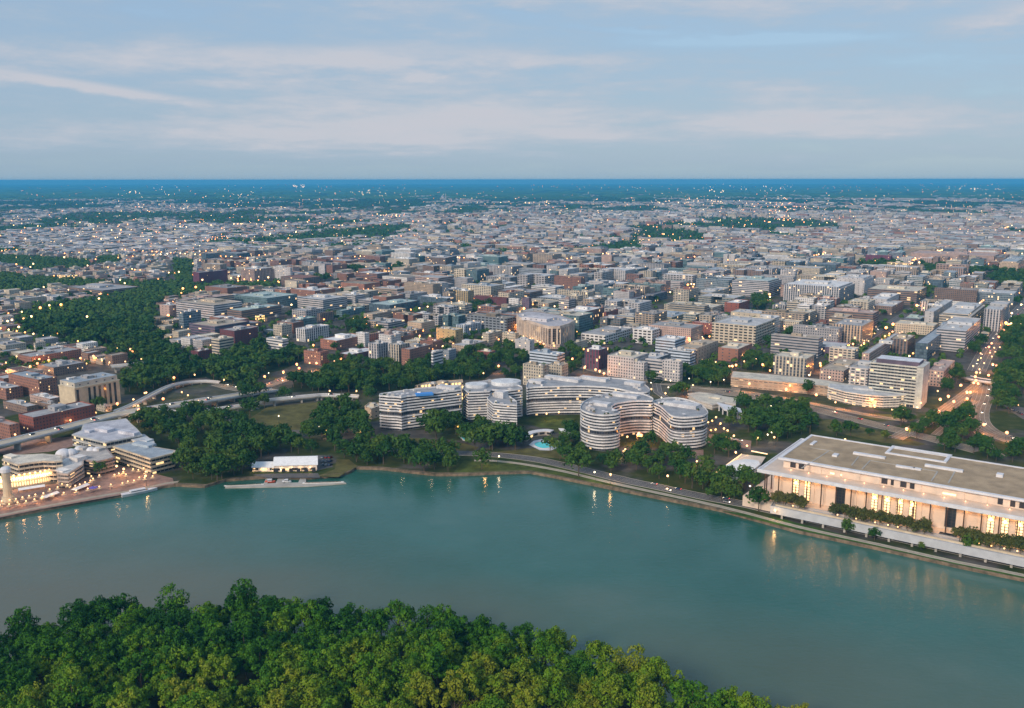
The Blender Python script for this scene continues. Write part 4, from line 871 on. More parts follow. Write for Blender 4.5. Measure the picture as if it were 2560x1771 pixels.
# river terrace: slab with white fascia over the parkway, hedge and planters
def terr(m):
    q = [hl(16, -14.5), hl(LEN+30, -17), hl(LEN+30, -3), hl(14, -3)]; m.sides(q, 5.0, 10.2, (.7,)*3); m.cap(q, 9.4, (.5,)*3); m.cap(q, 5.0, (.4,)*3, 0, True); m.ring(q, offset(q, -.5), 10.2, (.7,)*3)
part('river_terrace', M['fascia'], terr)
part('planter_wall', M['stone'], lambda m: m.prism([hl(18, -10.5), hl(LEN+30, -12.5), hl(LEN+30, -11.3), hl(18, -9.3)], 9.4, 10.5, (.3,)*3))
def hedge(m):
    for k in range(900):
        u0 = 18+R.random()*(LEN+10); v0 = -10.9-R.random()*1.6-u0*.0098+.3; x, y = hl(u0, v0); z = 9.6+R.random()*1.1; s = .5+R.random()*.3
        d = Vector((R.gauss(0, 1), R.gauss(0, 1), R.gauss(0, 1))).normalized(); a = d.orthogonal()*s; b = d.cross(a); c = Vector((x, y, z))
        m.face([c-a-b, c+a-b, c+a+b, c-a+b])
for k, u0 in enumerate((56, 126)):
    t = thing('terrace_fountain', ('left' if k == 0 else 'right')+' one of the two square planted basins on the marble hall terrace', 'basin', (*hl(u0, 1), 9.6)); q = hrect(u0-5, -2.5, u0+5, 1.5)
    m = MB(); m.sides(q, 9.5, 10.2, (.3,)*3); m.ring(q, offset(q, -.6), 10.2, (.3,)*3); m.build('rim', M['dark'], t); m = MB(); m.cap(offset(q, -.5), 9.9, (.3,)*3); m.build('basin_water', M['glass'], t)
piers = [hl(u0, -13.2) for u0 in range(24, 224, 14)]
for x, y in piers: part('terrace_pier', M['concrete'], lambda m: m.box(x, y, GZ, 1.4, 1.4, 3.1, HA))
# tent and ramp at the hall's left end
t = thing('marquee', 'large white event tent against the left end of the marble hall', 'tent', (*g(1830, 1155), GZ))
q = ccw([g(*pn('L3', *p), 9) for p in ((1200, 1070), (1340, 990), (1480, 970), (1620, 990), (1640, 1030), (1500, 1140), (1400, 1120))]); c0 = centroid(q); m = MB()
for i in range(len(q)):
    a, b = q[i], q[(i+1) % len(q)]; m.face([(*a, 8), (*b, 8), (*c0, 10.5)]); 
m.build('tent_roof', M['cloth'], t); m = MB(); m.sides(q, 5.5, 8, (.7,)*3); m.build('valance', M['cloth'], t)
for a in q: m = MB(); m.tube((*a, GZ), (*a, 8), .15, .15); m.build('pole', M['metal'], t)
t = thing('event_pavilion', 'slanted lit-edged pavilion roof beside the white tent', 'pavilion', (*g(*pn('L3', 1300, 1150)), GZ))
q = ccw([g(*pn('L3', *p), 5) for p in ((1050, 1215), (1430, 930), (1700, 960), (1560, 1180), (1300, 1240))]); m = MB(); m.prism(q, 4.4, 5, (.5,)*3, bottom=True); m.build('roof', M['marble'], t); FOOT.append(q)
m = MB(); a, b = g(*pn('L3', 1040, 1210), 5.2), g(*pn('L3', 1430, 930), 5.2); m.tube((*a, 5.3), (*b, 5.3), .38, .38); m.build('light_strip', M['winlit'], t)
m = MB(); a, b = g(*pn('L3', 1540, 905), 5.2), g(*pn('L3', 1720, 940), 5.2); m.tube((*a, 6), (*b, 6), .5, .5); m.build('light_strip', M['winlit'], t)
m = MB(); q2 = offset(q, -3); m.sides(q2, GZ, 4.4, (.6, .5, .4)); m.build('wall', FAC['lit'], t)
# ------------------------------------------------------------ tan power house: tall slots
pts, h = corner_rect('T0', 830, 1432, 650, 1335, 1770)
t = thing('power_house', 'buff stone power house with tall dark slots beside the freeway', 'power house', (*centroid(pts), GZ)); FOOT.append(offset(pts, 6)); LAND.append(('tan power house', *centroid(pts), h))
m = MB(); m.sides(pts, GZ, h-5, (.6,)*3); m.build('wall', M['stone'], t)
q = offset(pts, -1.2); m = MB(); m.ring(offset(pts, .5), offset(pts, -1.2), h-5, (.5,)*3); m.sides(offset(pts, .5), h-5.8, h-5, (.5,)*3); m.build('cornice', M['stone'], t)
m = MB(); m.sides(q, h-5, h, (.5, .48, .42)); m.build('attic_wall', FAC['blank'], t); m = MB(); m.cap(q, h, RC['b']); m.build('roof', ROOF, t)
a, b = pts[1], pts[2]; d = Vector((b[0]-a[0], b[1]-a[1])); Ld = d.length; d.normalize(); nrm = (d.y, -d.x)
for k in range(7):
    f = (.20+.115*k)*Ld if k else .06*Ld; c0 = (a[0]+d.x*f, a[1]+d.y*f); m = MB(); m.box(c0[0]+nrm[0]*.1, c0[1]+nrm[1]*.1, 4.5, 2.4, .5, h-11.5, math.atan2(d.y, d.x)); m.build('window', M['glass'], t)
units(t, q, h, random.Random(4), 4, RC['g'])
# ------------------------------------------------------------ glass office and stepped offices by the left quay
def stack(label, name, cat, roof_px, p, h, floors, tint, rc, ph=(), extra=None, style='dim'):
    pts = ccw([g(*pn(p, *q), h) for q in roof_px]); t = thing(name, label, cat, (*centroid(pts), GZ)); FOOT.append(offset(pts, 4)); fh = (h-GZ)/floors
    m = MB(); m.sides(offset(pts, -1.2), GZ, h, tint, 0, 3); m.build('wall', FAC[style], t)
    for k in range(1, floors+1):
        z = GZ+fh*k-1.2; o = offset(pts, 0); i = offset(pts, -1.3); m = MB(); m.sides(o, z, z+1.25, tint); m.ring(o, i, z+1.25, tint); m.cap(o, z, tint, 0, True); m.build('spandrel', ROOF, t)
    m = MB(); m.cap(offset(pts, -.4), h+.02, rc); m.build('roof', ROOF, t)
    for (px, py, lx, ly, hz) in ph:
        x, y = g(*pn(p, px, py), h); m = MB(); m.box(x, y, h, lx, ly, hz, GA+.1, tuple(c*1.2 for c in rc)); m.build('penthouse', ROOF, t)
    return t, pts
stack('stone and glass embassy block with a dark roof terrace at the right of the quay', 'embassy_building', 'embassy', [(1265, 700), (1450, 655), (1980, 745), (1955, 775), (1690, 840)], 'L0', 15.5, 4, (.50, .44, .34), RC['b'], [(1620, 690, 20, 8, 2)])
stack('big grey-roofed laboratory block with horizontal bands beside the freeway', 'office_building', 'office building', [(805, 565), (910, 520), (930, 450), (1420, 385), (1480, 450), (1540, 500), (1600, 570), (1400, 610), (1180, 655)], 'L0', 19, 4, (.46, .47, .46), (.44, .46, .52), [(1180, 525, 16, 8, 2.5), (1450, 560, 20, 6, 2.5), (1000, 540, 6, 4, 2)])
stack('curved bow-fronted link of the grey laboratory block', 'office_wing', 'office wing', [(1420, 600), (1620, 560), (1740, 650), (1720, 690), (1560, 650)], 'L0', 17, 4, (.46, .47, .48), (.42, .46, .5), [(1650, 640, 9, 7, 1.5)])
stack('white-roofed riverside block with a lamp-lit curved arcade', 'harbour_building', 'riverside block', [(15, 845), (90, 790), (280, 790), (480, 780), (690, 800), (700, 860), (610, 870), (480, 865), (340, 880), (190, 905)], 'L0', 19, 5, (.50, .44, .36), (.60, .57, .50), [(120, 820, 10, 6, 1.5)])
stack('rounded pavilion end of the riverside block beside the quay trees', 'harbour_wing', 'riverside block', [(640, 1000), (620, 900), (720, 830), (860, 800), (940, 830), (935, 900), (840, 960), (760, 1010)], 'L0', 14, 4, (.44, .38, .34), (.58, .57, .56), [(700, 975, 9, 6, 1), (880, 850, 10, 9, 3)])
stack('stepped brown riverside block between the laboratory and the quay', 'terraced_building', 'riverside block', [(830, 740), (900, 710), (1200, 720), (1290, 820), (1180, 850), (1080, 870), (940, 850)], 'L0', 14, 4, (.30, .24, .22), (.42, .40, .38), [(1100, 740, 9, 5, 2), (920, 730, 9, 5, 2)])
# dome roofs
for k, (x, y, r) in enumerate(((710, 770, 6), (795, 760, 5), (1020, 725, 3.5), (1090, 728, 3.5), (885, 715, 3.5))):
    c0 = g(*pn('L0', x, y), 15); t = thing('dome', f'{"largest" if k == 0 else "second largest" if k == 1 else ("left small", "middle small", "right small")[(4, 2, 3).index(k)]} white dome on the riverside block roofs', 'dome', (*c0, 14))
    m = MB(); m.ball((*c0, 14), r, (.7,)*3, 0, 16, 10, .7); m.build('shell', M['white'], t, True); m = MB(); m.prism([(c0[0]+(r+.3)*math.cos(a*.3927), c0[1]+(r+.3)*math.sin(a*.3927)) for a in range(16)], 9, 14.2, (.6,)*3); m.build('drum', M['white'], t)
# arches of the lit arcade: one lit window per bay
ar = thing('arcade', 'two-storey curved arcade glowing yellow behind the quay', 'arcade', (*g(*pn('L0', 330, 1150)), GZ))
line = smooth_loop([g(*pn('L0', *p)) for p in ((-60, 1190), (150, 1165), (330, 1140), (500, 1110), (620, 1085))], 6, False)
L, Rr = strip(line, 1.2); q = ccw(L+Rr[::-1]); m = MB(); m.prism(q, GZ, 11.5, (.6,)*3); m.build('wall', M['stone'], ar)
for i in range(len(line)-1):
    a, b = Rr[i], Rr[i+1]
    if (b[0]-a[0])*(a[1])-(b[1]-a[1])*a[0] > 0: pass
    for z in (3, 7.2):
        dx, dy = b[0]-a[0], b[1]-a[1]; ll = math.hypot(dx, dy); nx, ny = dy/ll*.08, -dx/ll*.08; m = MB()
        P = [(a[0]+dx*f+nx, a[1]+dy*f+ny) for f in (.18, .82)]; top = [((a[0]+dx*(.5+.32*math.cos(t_)))+nx, a[1]+dy*(.5+.32*math.cos(t_))+ny, z+2+1.1*math.sin(t_)) for t_ in (0, .8, 1.57, 2.34, 3.14)]
        m.face([(*P[0], z), (*P[1], z)]+top); m.build('arch_window', M['winlit'], ar)
    if i % 2 == 0:
        x, y = (a[0]+b[0])/2, (a[1]+b[1])/2; m = MB(); m.ball((x+nx*9, y+ny*9, 11.9), .8, (1,)*3, 0, 6, 4); m.build('globe_lamp', M['warm'], ar); plight(x+nx*14, y+ny*14, 9, 900, (1, .5, .18))
tw = thing('clock_tower', 'round pale stone lookout tower at the left edge of the quay', 'tower', (*g(*pn('L0', 95, 1330)), GZ)); x, y = g(*pn('L0', 95, 1330))
th_ = 27; m = MB(); m.tube((x, y, GZ), (x, y, GZ+5), 5.2, 4.0, 14); m.tube((x, y, GZ+5), (x, y, GZ+th_-4), 3.1, 2.8, 14); m.build('shaft', M['stone'], tw); m = MB(); m.tube((x, y, GZ+th_-4), (x, y, GZ+th_-1.5), 3.6, 3.6, 14); m.ball((x, y, GZ+th_-1.5), 3.3, (.6,)*3, 0, 14, 8, .5); m.build('cap', M['white'], tw)
for p, lab in (((200, 1175, 500, 1130), 'long low white awning in front of the arcade'), ((820, 1180, 980, 1115), 'slanting white marquee on the quay'), ((470, 1270, 640, 1205), 'long warm-lit canopy on the quay')):
    a, b = g(*pn('L0', p[0], p[1]), 5), g(*pn('L0', p[2], p[3]), 5); t = thing('awning', lab, 'awning', (*a, GZ)); L, Rr = strip([a, b], 5); m = MB(); q = ccw([L[0], L[1], Rr[1], Rr[0]]); c1 = ((a[0], a[1], 5.4), (b[0], b[1], 5.4))
    m.face([(*Rr[0], 4.2), (*Rr[1], 4.2), c1[1], c1[0]]); m.face([(*L[1], 4.2), (*L[0], 4.2), c1[0], c1[1]]); m.face([(*L[0], 4.2), (*Rr[0], 4.2), c1[0]]); m.face([(*Rr[1], 4.2), (*L[1], 4.2), c1[1]]); m.build('awning_roof', M['cloth'], t)
    for c2 in q: m = MB(); m.tube((*c2, GZ), (*c2, 4.2), .1, .1); m.build('post', M['metal'], t)
# ------------------------------------------------------------ crescent blocks, embassy with columns, boathouse
q = [(1310, 62), (1700, 100), (2307, 155), (2800, 225), (2790, 165), (2307, 85), (1700, 25), (1330, -5)]
stack('long low tan apartment range behind the expressway trees', 'apartment_building', 'apartment building', q, 'L3', 13, 4, C['tan'], RC['c'], style='bays')
q = [(95, 175), (300, 230), (520, 262), (720, 278), (900, 272), (1060, 246), (1160, 205), (1175, 180), (1000, 188), (800, 185), (560, 165), (250, 148), (110, 130)]
stack('white bow-fronted range with banded balconies below the white banded tower', 'apartment_building', 'apartment building', q, 'L4', 15, 5, (.62, .62, .58), (.46, .48, .5), [(500, 205, 20, 6, 2), (680, 215, 20, 6, 2)])
x0 = corner_rect('T4', 1172, 1272, 570, 1242, -44)[0]
# tower: white bands one by one
t = thing('office_building', 'white banded tower with a dark rooftop screen above the bow-fronted range', 'office building', (*centroid(x0), GZ)); FOOT.append(offset(x0, 5)); LAND.append(('white banded tower', *centroid(x0), 44)); m = MB(); m.sides(offset(x0, -.6), GZ, 44, (.3,)*3); m.build('wall', FAC['dim'], t)
for k in range(13):
    z = GZ+3.2*(k+1)-.2; m = MB(); m.sides(x0, z, z+1.5, (.50, .53, .50)); m.ring(x0, offset(x0, -.8), z+1.5, (.50, .53, .50)); m.cap(x0, z, (.5,)*3, 0, True); m.build('spandrel', ROOF, t)
m = MB(); e0, e1 = x0[1], x0[2]; m.prism(ccw([(e0[0]-UU[0]*6, e0[1]-UU[1]*6), (e0[0]+UU[0]*.3, e0[1]+UU[1]*.3), (e1[0]+UU[0]*.3, e1[1]+UU[1]*.3), (e1[0]-UU[0]*6, e1[1]-UU[1]*6)]), GZ, 45.2, (.50, .53, .52)); m.build('end_wall', ROOF, t)
m = MB(); m.cap(offset(x0, -.8), 44, (.55, .6, .62)); m.build('roof', ROOF, t); q = offset(x0, -5); m = MB(); m.sides(q, 44, 48.5, (.12, .09, .13)); m.build('rooftop_screen', ROOF, t); m = MB(); m.cap(q, 48.4, (.60, .65, .72)); m.build('screen_roof', ROOF, t)
q = [(820, 245), (960, 230), (1100, 250), (1250, 280), (1370, 300), (1365, 370), (1240, 345), (1100, 372), (930, 320)]
stack('low pale-roofed chancery building among the trees', 'embassy_building', 'embassy', q, 'L3', 8, 2, (.55, .53, .50), RC['c'], [(1130, 300, 12, 5, 1.5)], style='blank')
pc = [g(*pn('L3', *p), 9) for p in ((1235, 425), (1370, 450), (1435, 460), (1420, 415), (1290, 375), (1150, 345))]; pc = ccw(pc); t = thing('portico_building', 'white pavilion with tall arched openings beside the round tower', 'pavilion', (*centroid(pc), GZ)); FOOT.append(offset(pc, 3))
m = MB(); m.prism(pc, 7.6, 9, (.7,)*3, bottom=True); m.build('roof', M['white'], t); m = MB(); m.sides(offset(pc, -3), GZ, 7.6, (.5,)*3); m.build('wall', M['glass'], t)
for k in range(14):
    per = offset(pc, -.8); i = k % len(per); f = .25+.5*(k//len(per)) ; a, b = per[i], per[(i+1) % len(per)]; c0 = (a[0]+(b[0]-a[0])*f, a[1]+(b[1]-a[1])*f); m = MB(); m.box(*c0, GZ, 1.1, 1.1, 5.6, GA); m.build('column', M['white'], t)
# boathouse: two gabled white wings side by side, dock with boats
def gable(t, q, z0, z1, zr, nm='roof'):
    a, b, c, d = q; m1 = ((a[0]+d[0])/2, (a[1]+d[1])/2); m2 = ((b[0]+c[0])/2, (b[1]+c[1])/2)
    m = MB(); m.sides([a, b, c, d], z0, z1, (.62, .58, .54), 0, 1.3); m.face([(*a, z1), (*m1, zr), (*d, z1)], None, (.6,)*3); m.face([(*b, z1), (*c, z1), (*m2, zr)], None, (.6,)*3); m.build('wall', FAC['slot'], t)
    A, B, Cc, D = offset([a, b, c, d], .8); M1 = (m1[0]+(A[0]-a[0]+D[0]-d[0])/2, m1[1]+(A[1]-a[1]+D[1]-d[1])/2); M2 = (m2[0]+(B[0]-b[0]+Cc[0]-c[0])/2, m2[1]+(B[1]-b[1]+Cc[1]-c[1])/2)
    m = MB()
    for s in (0, -.3):
        f1 = [(*A, z1+.1+s), (*B, z1+.1+s), (*M2, zr+.2+s), (*M1, zr+.2+s)]; f2 = [(*Cc, z1+.1+s), (*D, z1+.1+s), (*M1, zr+.2+s), (*M2, zr+.2+s)]
        m.face(f1 if s == 0 else f1[::-1], None, (.7, .71, .74)); m.face(f2 if s == 0 else f2[::-1], None, (.7, .71, .74))
    m.build(nm, M['cloth'], t)
b0 = [g(*pn('L1', *p)) for p in ((780, 990), (1262, 978), (1262, 880), (800, 890))]; t = thing('boathouse', 'white riverside boathouse with a pale double roof behind the dock', 'boathouse', (*b0[0], GZ)); gable(t, b0, GZ, 7.2, 10.5)
b1 = [g(*pn('L1', *p)) for p in ((535, 985), (770, 985), (775, 925), (560, 928))]; gable(t, b1, GZ, 5.4, 8, 'lower_roof'); FOOT += [offset(b0, 3), offset(b1, 3)]
for k in range(7):
    c0 = g(*pn('L1', 560+k*105, 975)); m = MB(); m.ball((c0[0], c0[1]-1.2, 5), .5, (1,)*3, 0, 6, 4); m.build('wall_lamp', M['warm'], t); plight(c0[0], c0[1]-3.5, 4.2, 420, (1, .62, .3))
for k in range(6):
    c0 = g(*pn('L1', 800+k*85, 991)); m = MB(); m.box(c0[0], c0[1]-.4, GZ, 3, .3, 3.2, .0); m.build('boat_door', M['dark'], t)
dk = thing('dock', 'long pale floating dock below the boathouse', 'dock', (*g(*pn('L1', 900, 1140), .5), .5))
def qd(z, *p): return [g(*pn('L1', *q), z) for q in p]
m = MB(); m.prism(ccw(qd(.7, (225, 1165), (228, 1140), (700, 1118), (1560, 1095), (1590, 1118), (1150, 1150))), -.2, .7, (.7,)*3); m.build('float', M['concrete'], dk)
for a, b in ((655, 700), (790, 880), (1040, 1130)):
    m = MB(); m.prism(ccw(qd(1.0, (a, 1125), (b+5, 1122), (b+8, 1060), (a+30, 1062))), .72, .95, (.7,)*3); m.build('gangway', M['concrete'], dk)
HULL = None
def boat_mesh(L, B_, Hh, mat):
    m = MB(); st = [(-.5, .75), (-.2, 1), (.15, .95), (.38, .55), (.5, .02)]; P = []
    for f, w in st: P.append([(f*L, -w*B_/2, Hh), (f*L, -w*B_*.3, .0), (f*L, w*B_*.3, .0), (f*L, w*B_/2, Hh)])
    for i in range(4):
        for j in range(3): m.face([P[i][j], P[i][j+1], P[i+1][j+1], P[i+1][j]])
        m.face([P[i][0], P[i+1][0], P[i+1][3], P[i][3]])
    m.face([P[0][0], P[0][3], P[0][2], P[0][1]]); return m.mesh('hull', mat)
def boat(name, label, cat, loc, rot, L=8, B_=2, Hh=.8, mat='white', cabin=False, group=None):
    t = thing(name, label, cat, (*loc, .1), group, local=True); t.rotation_euler.z = rot; link('hull', boat_mesh(L, B_, Hh, M[mat]), t)
    m = MB(); m.box(-.02*L, 0, Hh, L*.5, B_*.5, .12, 0, (.3,)*3); m.build('cockpit', M['wood'] if not cabin else M['dark'], t)
    if cabin: m = MB(); m.box(-.05*L, 0, Hh+.1, L*.42, B_*.62, 1.4, 0, (.7,)*3); m.build('cabin', M['white'], t); m = MB(); m.box(-.04*L, 0, Hh+.6, L*.40, B_*.64, .5, 0, (.1,)*3); m.build('window', M['glass'], t)
    return t
M['redcanvas'] = plain('orange_red_canvas', (.62, .12, .06), .7)
for i, xx in enumerate(range(270, 640, 42)): boat('rowing_boat', 'white rowing shell racked at the left half of the boathouse dock', 'rowing boat', g(*pn('L1', xx, 1148-.045*(xx-270)), .8), .12+R.uniform(-.06, .06), 7.5, 1.5, .6, 'cloth', group='rowing shells on the left half of the dock').location.z = .72
for i, xx in enumerate(range(1150, 1540, 40)): boat('rowing_boat', 'white rowing shell racked at the right half of the boathouse dock', 'rowing boat', g(*pn('L1', xx, 1122-.03*(xx-1150)), .8), .08+R.uniform(-.1, .1), 7, 1.8, .8, 'cloth', group='rowing shells on the right half of the dock').location.z = .72
boat('motor_launch', 'orange-red boat moored between the dock gangways', 'motor boat', g(*pn('L1', 735, 1108), .2), .1, 8, 4, 1.3, 'redcanvas', True)
boat('motor_launch', 'pale boat moored right of the middle gangway', 'motor boat', g(*pn('L1', 920, 1106), .2), .1, 7, 3, 1.1, 'cloth', True)
boat('motor_yacht', 'white and blue motor yacht moored at the quay wall', 'yacht', g(*pn('L0', 1570, 1232), .1), math.radians(38), 26, 6, 2.2, 'white', True)

# the broad columned hotel: rounded towards the viewer, ribs of pale stone over dark window slots
hp, hh = [(1205, 655), (1225, 690), (1360, 738), (1490, 778), (1570, 800), (1690, 796), (1790, 765), (1855, 728), (1700, 672), (1500, 640), (1330, 622)], 33
q = ccw([g(*pn('T2', *p), hh) for p in hp]); t = thing('hotel', 'broad pale tan hotel with a rounded front of tall stone ribs', 'hotel', (*centroid(q), GZ)); FOOT.append(offset(q, 6)); LAND.append(('broad columned hotel', *centroid(q), hh))
m = MB(); m.sides(offset(q, -.8), 8, hh-3, (.30, .24, .20), 0, 1); m.build('wall', FAC['dim'], t); m = MB(); m.sides(offset(q, .3), GZ, 8, (.56, .45, .38)); m.ring(offset(q, .3), offset(q, -.9), 8, (.56, .45, .38)); m.build('base_storey', FAC['house'], t)
for i in range(len(q)):
    a, b = q[i], q[(i+1) % len(q)]; L_ = math.dist(a, b); k_ = max(1, int(L_/5.2))
    for j in range(k_): f = (j+.5)/k_; m = MB(); m.box(a[0]+(b[0]-a[0])*f, a[1]+(b[1]-a[1])*f, 8, 2.4, 1.6, hh-11, math.atan2(b[1]-a[1], b[0]-a[0]), (.60, .50, .42)); m.build('stone_rib', ROOF, t)
m = MB(); m.sides(offset(q, .4), hh-3, hh+.6, (.60, .50, .42)); m.ring(offset(q, .4), offset(q, -1), hh+.6, (.6, .5, .42)); m.cap(offset(q, .4), hh-3, (.5,)*3, 0, True); m.build('cornice', ROOF, t); m = MB(); m.cap(offset(q, -.9), hh, (.42, .42, .46)); m.build('roof', ROOF, t); units(t, q, hh, random.Random(2), 7, (.5, .5, .54))

for x, y in ((60, 1400), (250, 1370), (430, 1340), (640, 1290), (840, 1250), (1060, 1200), (1300, 1150), (1500, 1090), (700, 1160), (960, 1150), (1340, 1040), (1600, 1040)):  # unseen fill lights added over the quay for a warmer glow
    X, Y = g(*pn('L0', x, y)); plight(X, Y, 6.2, 900, (1, .48, .18))
# ------------------------------------------------------------ trees
def leaf_mat(name, stops, near=False):
    m, nt, b = newmat(name); b.inputs['Roughness'].default_value = .7; b.inputs['Specular IOR Level'].default_value = .15
    oi = nd(nt, 'ShaderNodeObjectInfo'); at = nd(nt, 'ShaderNodeAttribute'); at.attribute_name = 'tint'
    s = nd(nt, 'ShaderNodeSeparateXYZ'); nt.links.new(at.outputs['Vector'], s.inputs[0])
    f = mth(nt, 'ADD', mth(nt, 'MULTIPLY', oi.outputs['Random'], .38), mth(nt, 'MULTIPLY', s.outputs[0], .30))
    f = mth(nt, 'ADD', f, mth(nt, 'MULTIPLY', mth(nt, 'SUBTRACT', noise_tex(nt, .045, 3), .28), .75))
    if near:    # leaves turn lighter and yellower towards the landward side of the island
        ge = nd(nt, 'ShaderNodeNewGeometry'); s2 = nd(nt, 'ShaderNodeSeparateXYZ'); nt.links.new(ge.outputs['Position'], s2.inputs[0])
        k = nd(nt, 'ShaderNodeMapRange'); nt.links.new(mth(nt, 'SUBTRACT', s2.outputs[1], mth(nt, 'MULTIPLY', s2.outputs[0], .12)), k.inputs[0]); k.inputs[1].default_value = 360; k.inputs[2].default_value = 430; k.inputs[3].default_value = .27; k.inputs[4].default_value = -.10
        f = mth(nt, 'ADD', f, k.outputs[0])
    nt.links.new(ramp(nt, f, stops), b.inputs['Base Color'])
    return m
LEAF_F = leaf_mat('forest_leaves', [(.0, (.005, .032, .004)), (.3, (.012, .070, .004)), (.55, (.045, .145, .005)), (.8, (.115, .205, .008)), (1, (.17, .205, .014))], True)
LEAF_D = leaf_mat('shade_leaves', [(.0, (.008, .040, .008)), (.4, (.022, .075, .010)), (.75, (.062, .120, .014)), (1, (.125, .145, .020))])
LEAF_P = leaf_mat('plaza_leaves', [(.0, (.035, .055, .014)), (.5, (.06, .075, .016)), (1, (.10, .10, .025))])
def crown_mesh(seed, rx, rz, zc, ncl, nlf, lf, mat, lumpy=.35):
    rnd = random.Random(seed); m = MB(); cl = []
    for i in range(ncl):
        th = rnd.uniform(0, 6.283); ph = math.acos(rnd.uniform(-.55, 1)); rr = rnd.uniform(.4, 1.08)
        cl.append((Vector((rx*rr*math.sin(ph)*math.cos(th), rx*rr*math.sin(ph)*math.sin(th), zc+rz*rr*math.cos(ph))), rnd.uniform(.75, 1.3)*rx*lumpy, rnd.random()))
    for c, r, t in cl:
        for k in range(nlf):
            d = Vector((rnd.gauss(0, 1), rnd.gauss(0, 1), rnd.gauss(.35, .9))).normalized(); p = c+d*r*rnd.uniform(.7, 1.05); p.z = c.z+(p.z-c.z)*.85
            n = (d+Vector((rnd.gauss(0, .45), rnd.gauss(0, .45), rnd.gauss(.2, .45)))).normalized(); a = n.orthogonal().normalized(); b = n.cross(a)
            q = rnd.uniform(0, 3.14); a, b = a*math.cos(q)+b*math.sin(q), b*math.cos(q)-a*math.sin(q); s1, s2 = lf*rnd.uniform(.6, 1.25), lf*rnd.uniform(.4, .9)
            tt = min(1, max(0, t*.75+rnd.random()*.35)); m.face([p-a*s1-b*s2*.5, p-b*s2, p+a*s1, p+b*s2], None, (tt, tt, tt))
    return m.mesh('crown', mat)
def trunk_mesh(seed, h, r, spread):
    rnd = random.Random(seed); m = MB(); m.tube((0, 0, -.3), (0, 0, h*.45), r, r*.7, 6, cap=False)
    for k in range(5):
        a = k*1.26+rnd.random(); m.tube((0, 0, h*rnd.uniform(.3, .45)), (spread*math.cos(a), spread*math.sin(a), h*rnd.uniform(.6, .85)), r*.5, r*.15, 5, cap=False)
    m.tube((0, 0, h*.44), (rnd.uniform(-.5, .5), rnd.uniform(-.5, .5), h*.9), r*.7, r*.2, 5, cap=False)
    return m.mesh('trunk', M['bark'])
TREES = {
 'forest': [(crown_mesh(i, (4.6, 5.4, 6.2)[i % 3], (4.6, 6.0, 5.0, 7.0)[i % 4], 11, 46, 44, .48, LEAF_F, (.26, .30, .22)[i % 3]), trunk_mesh(i, 16, .35, 3.4)) for i in range(9)],
 'shade': [(crown_mesh(20+i, 5.8, 4.6, 8.4, 20, 28, .95, LEAF_D, .42), trunk_mesh(20+i, 12, .35, 3.2)) for i in range(6)],
 'plaza': [(crown_mesh(40+i, 4.4, 2.8, 5.6, 18, 30, .7, LEAF_P, .42), trunk_mesh(40+i, 7, .22, 2.2)) for i in range(4)],
 'far': [(crown_mesh(60+i, 5.6, 4.6, 7.6, 12, 16, 1.5, LEAF_D, .46), trunk_mesh(60+i, 11, .35, 3)) for i in range(5)],
}
def tree(name, label, var, x, y, s=1., z=GZ, group=None, sz=None, cat='tree'):
    cm, tm = R.choice(TREES[var]); t = thing(name, label, cat, (x, y, z), group, local=True); t.rotation_euler.z = R.uniform(0, 6.28); t.scale = (s, s, sz or s*R.uniform(.88, 1.15))
    link('crown', cm, t); link('trunk', tm, t); return t
class Grid:
    def __init__(s, c): s.c = c; s.d = {}
    def ok(s, x, y, r):
        i, j = int(x//s.c), int(y//s.c); k = int(r//s.c)+1
        for a in range(i-k, i+k+1):
            for b in range(j-k, j+k+1):
                for (u, v) in s.d.get((a, b), ()):
                    if (u-x)**2+(v-y)**2 < r*r: return False
        return True
    def add(s, x, y): s.d.setdefault((int(x//s.c), int(y//s.c)), []).append((x, y))
TG = Grid(12)
def bb(p): return min(a for a, _ in p), min(b for _, b in p), max(a for a, _ in p), max(b for _, b in p)
class Occ:
    def __init__(s): s.c = {}
    def add(s, p, cell=60):
        x0, y0, x1, y1 = bb(p)
        for i in range(int(x0//cell), int(x1//cell)+1):
            for j in range(int(y0//cell), int(y1//cell)+1): s.c.setdefault((i, j), []).append(p)
    def hit(s, x, y):
        return any(inside((x, y), p) for p in s.c.get((int(x//60), int(y//60)), ()))
OC = Occ()
for p in FOOT+BLOCK: OC.add(p)
def shore_y(x):
    for i in range(len(SHORE)-1):
        a, b = SHORE[i], SHORE[i+1]
        if a[0] <= x <= b[0]: return a[1]+(b[1]-a[1])*(x-a[0])/(b[0]-a[0]+1e-9)
    return SHORE[0][1] if x < SHORE[0][0] else SHORE[-1][1]
def scatter(polys_px, step, dens, n_max, fn, jitter=.45, avoid=True, mind=None):
    """rows of planting inside surveyed outlines"""
    out = []
    for P in polys_px:
        w = [g(*p) for p in P]; x0, y0, x1, y1 = bb(w); y = y0
        while y < y1:
            x = x0
            while x < x1:
                px, py = x+R.uniform(-jitter, jitter)*step, y+R.uniform(-jitter, jitter)*step; x += step
                if R.random() > dens or not inside((px, py), w): continue
                if avoid and OC.hit(px, py): continue
                if py < shore_y(px)+5: continue
                if not TG.ok(px, py, mind or step*.6): continue
                out.append((px, py)); TG.add(px, py)
            y += step
    R.shuffle(out)
    out.sort(key=lambda q: q[1]) if len(out) > n_max else None
    for q in out[:n_max]: fn(*q)
    return out[n_max:]
